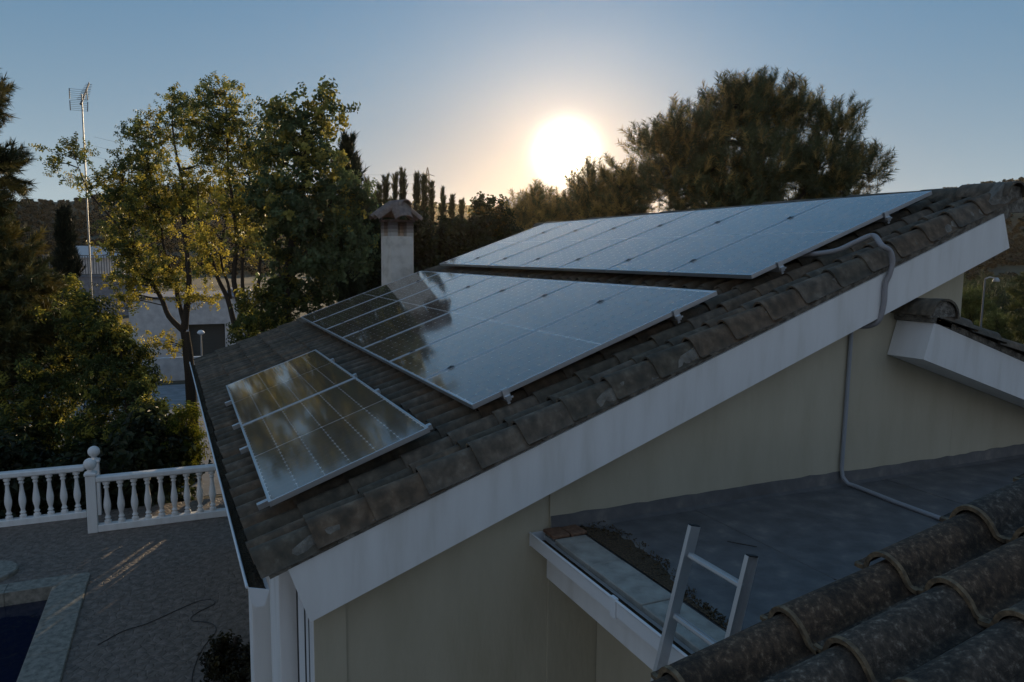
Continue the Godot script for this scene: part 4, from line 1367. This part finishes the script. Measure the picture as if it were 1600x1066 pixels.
# ---------------------------------------------------------------- surroundings
func surroundings() -> void:
	var g := MB.new()
	var n := 24
	for i in n:
		for k in n:
			var x0 := -760.0 + 1520.0 * i / n
			var x1 := -760.0 + 1520.0 * (i + 1) / n
			var z0 := -760.0 + 1520.0 * k / n
			var z1 := -760.0 + 1520.0 * (k + 1) / n
			g.quad(Vector3(x0, GROUND - 0.004, z1), Vector3(x1, GROUND - 0.004, z1), Vector3(x1, GROUND - 0.004, z0), Vector3(x0, GROUND - 0.004, z0))
	tag(obj("ground", g.mesh(), M.ground), "", "", "", "structure")
	var dw := MB.new()
	dw.block(Vector3(-9, GROUND - 0.1, -28.0), Vector3(4, GROUND + 0.002, -12.6))
	tag(obj("driveway", dw.mesh(), M.driveway), "", "", "", "structure")
	# hills: height of the skyline by bearing (degrees from -z towards +x)
	var bearings := [-180.0, -120.0, -60.0, -30.0, -10.2, -6.7, -4.5, -2.4, 1.1, 6.2, 12.8, 21.0, 34.0, 45.0, 51.4, 53.7, 57.4, 58.6, 64.7, 80.0, 120.0, 180.0]
	var rises := [2.0, 2.0, 2.5, 3.0, 3.1, 3.3, 3.85, 4.5, 4.5, 4.35, 4.15, 3.7, 3.1, 3.6, 4.2, 4.5, 4.95, 5.15, 5.6, 4.0, 2.5, 2.0]
	var nf := FastNoiseLite.new()
	nf.seed = 7
	nf.frequency = 0.012
	var rings := 16
	var around := 360
	var rows := []
	for r in rings + 1:
		var row := []
		var f := float(r) / rings
		var dist := 150.0 + 550.0 * f
		for a in around + 1:
			var brg := -180.0 + 360.0 * a / around
			var el := 0.0
			for k in bearings.size() - 1:
				if brg >= bearings[k] and brg <= bearings[k + 1]:
					el = lerpf(rises[k], rises[k + 1], (brg - bearings[k]) / (bearings[k + 1] - bearings[k]))
			var p := Vector3(sin(deg_to_rad(brg)), 0, -cos(deg_to_rad(brg))) * dist
			var crest := 0.95 + 560.0 * tan(deg_to_rad(el)) - GROUND
			var s := smoothstep(0.0, 0.75, f)
			var y := GROUND - 0.6 + crest * s * (1.0 if f < 0.76 else 1.0 - 0.6 * (f - 0.75) / 0.25)
			y += nf.get_noise_2d(p.x, p.z) * 7.0 * s * (1.0 - s * 0.75)
			row.append(p + Vector3(0, y, 0))
		rows.append(row)
	var hm := MB.new()
	for r in rings:
		for a in around:
			hm.quad(rows[r][a], rows[r][a + 1], rows[r + 1][a + 1], rows[r + 1][a])
	tag(obj("hills", hm.mesh(), M.hill), "", "", "", "structure")
	# scrub and trees that cover the hills
	var blob := leaf_sprig(26, 0.9, 0.75, 0.55, 77)
	var buf := PackedFloat32Array()
	for i in 42000:
		var brg := rng.randf_range(-22.0, 72.0)
		var r := rng.randf_range(1.0, rings - 4.0)
		var a := int((brg + 180.0) * around / 360.0)
		var p: Vector3 = (rows[int(r)][a] as Vector3).lerp(rows[int(r) + 1][a], r - int(r))
		p += Vector3(rng.randf_range(-3, 3), 0.3, rng.randf_range(-3, 3))
		if nf.get_noise_2d(p.x * 2.2, p.z * 2.2) < -0.12: continue
		put(buf, Transform3D(aim(Vector3(rng.randfn() * 0.3, 1, rng.randfn() * 0.3), rng.randf_range(0.6, 1.7)), p), Color(0.013, 0.022, 0.013) * rng.randf_range(0.5, 1.5))
	multi("hill_scrub", blob, M.needle, buf, self)
	neighbours()


func neighbours() -> void:
	# white house behind the trees
	var h := thing("neighbour_house", "low white flat roofed house behind the golden trees", "house", Vector3(-1.5, GROUND, -37.0))
	var w := MB.new()
	w.block(Vector3(-2.5, 0, -5.0), Vector3(0.15, 3.05, 1.2))
	w.block(Vector3(1.85, 0, -5.0), Vector3(2.6, 3.05, 1.2))
	w.block(Vector3(0.15, 1.75, -5.0), Vector3(1.85, 3.05, 1.198))
	w.block(Vector3(2.6, 0, -6.0), Vector3(3.4, 3.2, 0.4))
	obj("wall", w.mesh(), M.far_wall, h)
	var d := MB.new()
	d.block(Vector3(0.15, 0, 0.7), Vector3(1.85, 1.75, 0.8))
	for k in 9:
		d.block(Vector3(0.16, 0.06 + 0.19 * k, 0.8), Vector3(1.84, 0.21 + 0.19 * k, 0.82))
	obj("garage_door", d.mesh(), M.shutter, h)
	var r := MB.new()
	r.block(Vector3(-2.6, 3.05, -5.1), Vector3(2.7, 3.16, 1.3), 0.02)
	r.block(Vector3(2.5, 3.2, -6.1), Vector3(3.5, 3.31, 0.5), 0.02)
	obj("roof", r.mesh(), M.grey_wall, h)
	var gw := MB.new()
	gw.block(Vector3(-3.6, GROUND, -29.2), Vector3(1.5, -3.32, -29.0), 0.01)
	tag(obj("garden_wall", gw.mesh(), M.far_wall), "low white garden wall in front of the neighbouring house", "wall")
	# street lamp in front of it
	var t := thing("garden_lamp", "slim grey lamp post in front of the neighbouring garage", "lamp", Vector3(-1.0, GROUND, -27.0))
	var lm := MB.new()
	lm.tube([Vector3.ZERO, Vector3(0, 2.1, 0)], [0.035, 0.03], 8)
	obj("post", lm.mesh(), M.steel, t)
	var hd := MB.new()
	hd.lathe(Transform3D(Basis(), Vector3(0, 2.1, 0)), [[0.04, 0.0], [0.13, 0.05], [0.14, 0.1], [0.08, 0.17], [0.0, 0.19]], 12)
	obj("lamp_head", hd.mesh(), M.white_paint, t)
	# retaining wall and railing on the far terrace
	var rw := MB.new()
	rw.block(Vector3(-16, GROUND, -67.0), Vector3(-4.0, -1.0, -66.4))
	rw.block(Vector3(-16, -1.0, -67.1), Vector3(-4.0, -0.9, -66.3))
	tag(obj("retaining_wall", rw.mesh(), M.grey_wall), "grey retaining wall below the far railing", "wall")
	var f := thing("railing", "railing of thin upright bars on the far grey wall", "fence", Vector3(-12, -0.9, -67.5))
	var top := MB.new()
	top.block(Vector3(0, 1.62, -0.03), Vector3(8.0, 1.70, 0.03))
	top.block(Vector3(0, 0.05, -0.03), Vector3(8.0, 0.12, 0.03))
	obj("rail", top.mesh(), M.far_steel, f)
	var bm := MB.new()
	bm.block(Vector3(-0.04, 0.1, -0.02), Vector3(0.04, 1.65, 0.02))
	var bar := bm.mesh()
	for k in 40:
		obj("bar", bar, M.far_steel, f, Transform3D(Basis(), Vector3(0.2 * k + 0.1, 0, 0)))
	var s := thing("shed", "shed with a pale pitched roof behind the far railing", "shed", Vector3(-8.5, -0.9, -71.0))
	var sw := MB.new()
	sw.block(Vector3(-2.4, 0, -1.5), Vector3(2.4, 1.5, 1.5))
	obj("wall", sw.mesh(), M.far_wall, s)
	var sr := MB.new()
	sr.prism([Vector3(-2.7, 1.5, 1.8), Vector3(2.7, 1.5, 1.8), Vector3(2.2, 2.5, 0), Vector3(-2.2, 2.5, 0)], Vector3(0, -0.08, -0.02))
	sr.prism([Vector3(-2.7, 1.5, -1.8), Vector3(2.7, 1.5, -1.8), Vector3(2.2, 2.5, 0), Vector3(-2.2, 2.5, 0)], Vector3(0, -0.08, 0.02))
	obj("roof", sr.mesh(), M.pale_roof, s)
	# antenna on its mast
	var an := thing("antenna", "television antenna on a tall mast above the small tree", "antenna", Vector3(-3.83, GROUND, -17.8))
	var mast := MB.new()
	mast.tube([Vector3.ZERO, Vector3(0.02, 9.3, -0.05)], [0.026, 0.017], 8)
	obj("mast", mast.mesh(), M.steel, an)
	var hd2 := Vector3(0.02, 9.12, -0.05)
	var boom := MB.new()
	var to := Vector3(0.12, 0.62, -0.80).normalized()
	boom.tube([hd2 - to * 0.15, hd2 + to * 1.0], [0.03, 0.016], 6)
	for k in 10:
		var c := hd2 + to * (0.1 + 0.095 * k)
		var l := 0.13 - 0.006 * k
		boom.tube([c - Vector3(l, 0, 0), c + Vector3(l, 0, 0)], [0.007, 0.007], 5)
		boom.tube([c, c + Vector3(0, 0.06, 0)], [0.02, 0.01], 5)
	obj("boom", boom.mesh(), M.far_steel, an)
	for sgn in [-1.0, 1.0]:
		var pn := MB.new()
		var base := hd2 + Vector3(-0.06, 0.02 * sgn, 0.08)
		var lean := Vector3(0.0, sgn, 0.28).normalized()
		for e in [-0.19, 0.19]:
			pn.tube([base + Vector3(e * 1.05, 0, 0), base + Vector3(e, 0, 0) + lean * 0.26], [0.012, 0.012], 5)
		for k in 6:
			pn.tube([base + Vector3(-0.19, 0, 0) + lean * 0.05 * k, base + Vector3(0.19, 0, 0) + lean * 0.05 * k], [0.004, 0.004], 4)
		obj("reflector", pn.mesh(), M.far_steel, an)
	# lamp post on the right
	var lp := thing("street_lamp", "grey street lamp post among the green pines on the right", "street lamp", Vector3(38.1, GROUND, -21.55))
	var pm := MB.new()
	pm.tube([Vector3.ZERO, Vector3(0.05, 4.4, 0)], [0.06, 0.04], 8)
	obj("post", pm.mesh(), M.far_steel, lp)
	var lh := MB.new()
	lh.tube([Vector3(0.05, 4.4, 0), Vector3(0.45, 4.5, 0), Vector3(0.95, 4.42, 0)], [0.035, 0.035, 0.035], 6)
	lh.lathe(Transform3D(Basis(), Vector3(1.0, 4.25, 0)), [[0.18, 0.0], [0.18, 0.08], [0.08, 0.22], [0.0, 0.22]], 10)
	obj("lamp_head", lh.mesh(), M.steel, lp)
	# pylon on the far slope
	var py := thing("pylon", "lattice power pylon on the skyline behind the cypresses", "pylon", Vector3(92.3, 0, -288.9))
	var pb := MB.new()
	var legs := []
	for q in [[-1, -1], [1, -1], [1, 1], [-1, 1]]:
		legs.append(Vector3(q[0], 0, q[1]))
	var lv := [[0.0, 2.6], [10.0, 1.9], [18.0, 1.3], [24.0, 0.9], [29.0, 0.7], [34.0, 0.6], [37.2, 0.1]]
	for k in lv.size() - 1:
		for q in 4:
			var a: Vector3 = legs[q] * lv[k][1] + Vector3(0, lv[k][0], 0)
			var b: Vector3 = legs[q] * lv[k + 1][1] + Vector3(0, lv[k + 1][0], 0)
			var c: Vector3 = legs[(q + 1) % 4] * lv[k + 1][1] + Vector3(0, lv[k + 1][0], 0)
			pb.tube([a, b], [0.14, 0.14], 4)
			pb.tube([a, c], [0.08, 0.08], 4)
			pb.tube([b, c], [0.08, 0.08], 4)
	obj("tower", pb.mesh(), M.far_steel, py)
	for y in [26.5, 30.5, 34.0]:
		var am := MB.new()
		am.tube([Vector3(-3.2, y, 0.6), Vector3(0, y + 0.7, 0), Vector3(3.2, y, -0.6)], [0.12, 0.2, 0.12], 4)
		obj("arm", am.mesh(), M.far_steel, py)
	for q in [[26.5, "lowest"], [30.5, "middle"], [34.0, "highest"]]:
		var wm := MB.new()
		var pts := []
		for k in 21:
			var part := k / 20.0
			pts.append(Vector3(89.1, q[0], -288.3).lerp(Vector3(-30.0, q[0] + 12, -330.0), part) - Vector3(0, 12.0 * 4.0 * part * (1.0 - part) * 0.35, 0))
		var rr := []
		for k in 21: rr.append(0.035)
		wm.tube(pts, rr, 4)
		tag(obj("power_line", wm.mesh(), M.far_steel), q[1] + " power line running left from the distant pylon", "cable", "power lines")


func planting() -> void:
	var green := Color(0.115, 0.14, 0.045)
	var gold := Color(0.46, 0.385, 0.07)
	var sprig := leaf_sprig(13, 0.24, 0.072, 0.27, 1)
	var broad := leaf_sprig(16, 0.28, 0.088, 0.36, 2)
	var gloss := leaf_sprig(14, 0.26, 0.11, 0.22, 3)
	var brush := needle_tuft(46, 0.34, 0.17, 0.006, 0.75, 4)
	var dense := needle_tuft(60, 0.42, 0.20, 0.011, 0.7, 5)
	var spray := needle_tuft(44, 0.34, 0.15, 0.009, 0.42, 6)
	var feather := leaf_sprig(20, 0.3, 0.075, 0.13, 8)
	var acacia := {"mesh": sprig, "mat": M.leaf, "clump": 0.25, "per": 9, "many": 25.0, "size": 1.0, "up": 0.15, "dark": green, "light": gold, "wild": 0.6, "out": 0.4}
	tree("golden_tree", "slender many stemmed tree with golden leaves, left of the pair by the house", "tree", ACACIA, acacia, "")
	tree("golden_tree", "many stemmed tree with golden leaves, rising behind the far corner of the roof", "tree", ACACIA_TWO, acacia, "")
	tree("broadleaf_tree", "dense dark green broadleaf tree left of the chimney", "tree", BROADLEAF, {"mesh": broad, "mat": M.leaf, "clump": 0.32, "per": 8, "many": 17.0, "size": 1.0, "up": 0.0, "dark": Color(0.11, 0.145, 0.06), "light": Color(0.34, 0.30, 0.07), "wild": 0.5, "out": 0.7})
	tree("conifer", "tall dark conifer cut by the left edge of the view", "tree", DARK_CONIFER, {"mesh": dense, "mat": M.needle, "clump": 0.22, "per": 12, "many": 26.0, "size": 0.75, "up": 0.25, "dark": Color(0.065, 0.07, 0.022), "light": Color(0.2, 0.155, 0.035), "wild": 0.35, "out": 1.0})
	var bush := {"mesh": gloss, "mat": M.leaf, "clump": 0.22, "per": 10, "many": 22.0, "size": 0.85, "up": 0.25, "dark": Color(0.085, 0.11, 0.034), "light": Color(0.34, 0.30, 0.055), "wild": 0.5, "out": 0.6}
	tree("shrub", "big dark shrub behind the left balustrade at the picture edge", "shrub", SHRUB_A, bush, "shrubs behind the balustrades")
	tree("shrub", "tall shrub with yellowing leaves under the golden tree", "shrub", SHRUB_B, bush, "shrubs behind the balustrades")
	tree("shrub", "glossy dark shrub just behind the balustrade newel posts", "shrub", SHRUB_C, bush, "shrubs behind the balustrades")
	tree("shrub", "shrub at the foot of the narrow dark cypress", "shrub", SHRUB_D, bush, "shrubs behind the balustrades")
	tree("shrub", "dark bushy shrub around the trunks behind the far corner of the roof", "shrub", SHRUB_E, bush, "")
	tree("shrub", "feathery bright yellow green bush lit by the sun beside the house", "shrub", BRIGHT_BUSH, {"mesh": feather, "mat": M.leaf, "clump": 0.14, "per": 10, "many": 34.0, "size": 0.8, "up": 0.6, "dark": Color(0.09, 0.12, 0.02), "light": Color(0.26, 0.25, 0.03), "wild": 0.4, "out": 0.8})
	var pine := {"mesh": brush, "mat": M.needle, "clump": 0.42, "per": 9, "many": 10.0, "size": 1.5, "up": 0.9, "dark": Color(0.095, 0.105, 0.042), "light": Color(0.36, 0.26, 0.08), "wild": 0.35, "out": 0.7, "flat": 1.2, "twig": 0.03}  # warm light colour paints the glow near the sun into the needles
	tree("pine_tree", "large spreading pine behind the top row of solar panels", "tree", BIG_PINE, pine)
	tree("pine_tree", "rounded pine directly below the sun's left side", "tree", GLARE_PINE, pine)
	tree("pine_tree", "pine just right of and below the sun", "tree", GLARE_PINE_TWO, pine)
	tree("pine_tree", "pine between the sun and the large spreading pine", "tree", GLARE_PINE_THREE, pine)
	tree("round_tree", "small dark rounded tree between the cypress row and the sun", "tree", ROUND_TREE, {"mesh": broad, "mat": M.leaf, "clump": 0.3, "per": 12, "many": 14.0, "size": 1.3, "up": 0.2, "dark": Color(0.04, 0.055, 0.02), "light": Color(0.15, 0.12, 0.03), "wild": 0.5, "out": 0.6})
	var far_pine := {"mesh": brush, "mat": M.needle, "clump": 0.42, "per": 12, "many": 12.0, "size": 1.7, "up": 0.5, "dark": Color(0.06, 0.085, 0.025), "light": Color(0.16, 0.17, 0.04), "wild": 0.4, "out": 0.9, "twig": 0.03}
	tree("pine_tree", "light green pine behind the street lamp on the right", "tree", HILL_PINE, far_pine)
	tree("pine_tree", "farther green pine right of the street lamp", "tree", HILL_PINE_TWO, far_pine)
	tree("pine_tree", "green pine just above the side roof on the right", "tree", HILL_PINE_THREE, far_pine)
	tree("layered_pine", "tree with flat tiers of branches at the right edge", "tree", LAYERED_PINE, {"mesh": brush, "mat": M.needle, "clump": 0.25, "per": 12, "many": 26.0, "size": 1.0, "up": 0.1, "dark": Color(0.06, 0.075, 0.02), "light": Color(0.14, 0.14, 0.03), "wild": 0.3, "out": 1.0, "flat": 0.3})
	# row of cypresses
	var row := [[3.04, 2.85, -15.79, 0.12], [3.84, 2.93, -17.64, 0.11], [3.65, 3.02, -16.09, 0.14], [4.29, 3.24, -17.48, 0.12], [3.94, 3.13, -15.42, 0.15], [4.58, 3.14, -16.23, 0.16], [5.39, 3.31, -18.09, 0.13], [5.27, 3.04, -17.01, 0.12], [6.24, 2.98, -18.77, 0.13], [6.84, 2.86, -19.59, 0.15], [7.51, 2.82, -20.39, 0.16], [3.69, 2.68, -17.68, 0.12]]
	var where := ["slim cypress farthest left in the row behind the chimney", "slim cypress left of the chimney, set back in the row", "slim cypress just left of the chimney cap", "slim cypress above the left half of the chimney cap", "tall cypress directly behind the chimney cap", "tallest cypress right of the chimney cap", "cypress under the distant pylon", "second cypress right of the chimney, in front of the pylon", "cypress right of the pylon, with a lower tip", "low cypress near the right end of the row", "last low cypress at the right end of the row", "short thin cypress hidden low on the left of the row"]
	for k in row.size():
		cypress("cypress_tree", where[k], Vector3(row[k][0], row[k][1], row[k][2]), row[k][3] * 0.62, spray, Color(0.085, 0.085, 0.032), "cypresses in a row behind the chimney", 0.6)
	cypress("cypress_tree", "narrow dark cypress beside the big conifer on the left", Vector3(-5.19, 2.15, -24.95), 0.42, spray, Color(0.022, 0.026, 0.010), "")
	cypress("cypress_tree", "dark cypress tip at the right side of the broadleaf tree", Vector3(2.02, 3.43, -13.4), 0.24, spray, Color(0.03, 0.042, 0.018), "")
	cypress("cypress_tree", "lower cypress tip behind the right side of the broadleaf tree", Vector3(2.3, 3.0, -13.9), 0.2, spray, Color(0.03, 0.042, 0.018), "")
	# hedge masses: low planting along the boundary, nobody could count it; first strip, unseen behind the house, added to block sun
	var buf := PackedFloat32Array()
	for q in [[0.1, -11.6, 5.5, -11.9, -1.2, 5200], [2.4, -14.2, 9.5, -21.0, 1.7, 10500], [9.0, -20.0, 34.0, -26.0, 0.9, 9000], [-9.0, -11.6, -1.9, -11.4, -2.9, 3600]]:
		for i in q[5]:
			var f := rng.randf()
			var p := Vector3(lerpf(q[0], q[2], f), 0, lerpf(q[1], q[3], f)) + Vector3(rng.randfn() * 0.25, 0, rng.randfn() * 0.35)
			var hi: float = q[4] + 0.35 * sin(p.x * 2.1) + 0.2 * sin(p.x * 5.3 + p.z)
			p.y = lerpf(GROUND, hi, pow(rng.randf(), 0.7))
			put(buf, Transform3D(aim(Vector3(rng.randfn() * 0.5, 0.6, rng.randfn() * 0.5 + 0.3), rng.randf_range(1.0, 1.9)), p), Color(0.034, 0.045, 0.016) * rng.randf_range(0.5, 1.5))
	multi("hedge", broad, M.leaf, buf, self)
	# valley woodland below the right hill
	var wood := PackedFloat32Array()
	for i in 9000:
		var brg := deg_to_rad(rng.randf_range(44.0, 70.0))
		var dist := rng.randf_range(62.0, 150.0)
		var p := Vector3(sin(brg) * dist, GROUND, -cos(brg) * dist)
		var hi := 1.5 + 1.6 * sin(p.x * 0.45) * sin(p.z * 0.52)
		p.y += hi * rng.randf()
		put(wood, Transform3D(aim(Vector3(rng.randfn() * 0.6, 1, rng.randfn() * 0.6), rng.randf_range(2.4, 4.5)), p), Color(0.045, 0.06, 0.02) * rng.randf_range(0.5, 1.5))
	multi("woodland", brush, M.needle, wood, self)
	# bush at the bottom, against the house
	var spec := {"lumps": [[-1.28, -3.56, -3.95, 0.30, 0.15, 0.30, 0.15, 1.8], [-1.12, -3.56, -3.6, 0.30, 0.18, 0.3, 0.15, 1.6]], "stems": [[[-1.3, -3.65, -4.0, 0.03], [-1.3, -3.3, -4.0, 0.02]]]}
	tree("small_bush", "small dark bush on the terrace against the house wall", "shrub", spec, {"mesh": broad, "mat": M.leaf, "clump": 0.12, "per": 12, "many": 60.0, "size": 0.5, "up": 0.3, "dark": Color(0.03, 0.026, 0.010), "light": Color(0.06, 0.045, 0.014), "wild": 0.5, "out": 0.6})


func _ready() -> void:
	rng.seed = 20240611
	# camera, sky, sun, exposure
	var cam := Camera3D.new()
	cam.name = "camera"
	cam.fov = 49.74
	cam.near = 0.05
	cam.far = 3000.0
	add_child(cam)
	cam.basis = CAMERA_BASIS
	cam.position = CAMERA_AT
	cam.current = true
	var env := Environment.new()
	env.background_mode = Environment.BG_SKY
	env.sky = Sky.new()
	env.sky.sky_material = make_sky()
	env.background_energy_multiplier = 1.0
	env.tonemap_mode = Environment.TONE_MAPPER_LINEAR
	env.tonemap_exposure = 1.0
	env.volumetric_fog_enabled = true
	env.volumetric_fog_density = 0.000095
	env.volumetric_fog_albedo = Color(1.0, 0.94, 0.84)
	env.volumetric_fog_anisotropy = 0.82
	env.sdfgi_enabled = true
	env.ssao_enabled = true
	env.ssil_enabled = true
	var we := WorldEnvironment.new()
	we.name = "environment"
	we.environment = env
	add_child(we)
	var sun := DirectionalLight3D.new()
	sun.name = "sun"
	sun.light_color = Color(1.0, 0.89, 0.72)
	sun.light_energy = 1.4
	sun.light_angular_distance = 0.5
	sun.shadow_enabled = true
	add_child(sun)
	sun.basis = Basis.looking_at(-SUN_TOWARDS, Vector3.UP)
	make_materials()
	surroundings()
	house()
	annexe()
	near_roof()
	terrace()
	balustrades()
	panels()
	conduits()
	ladder()
	planting()
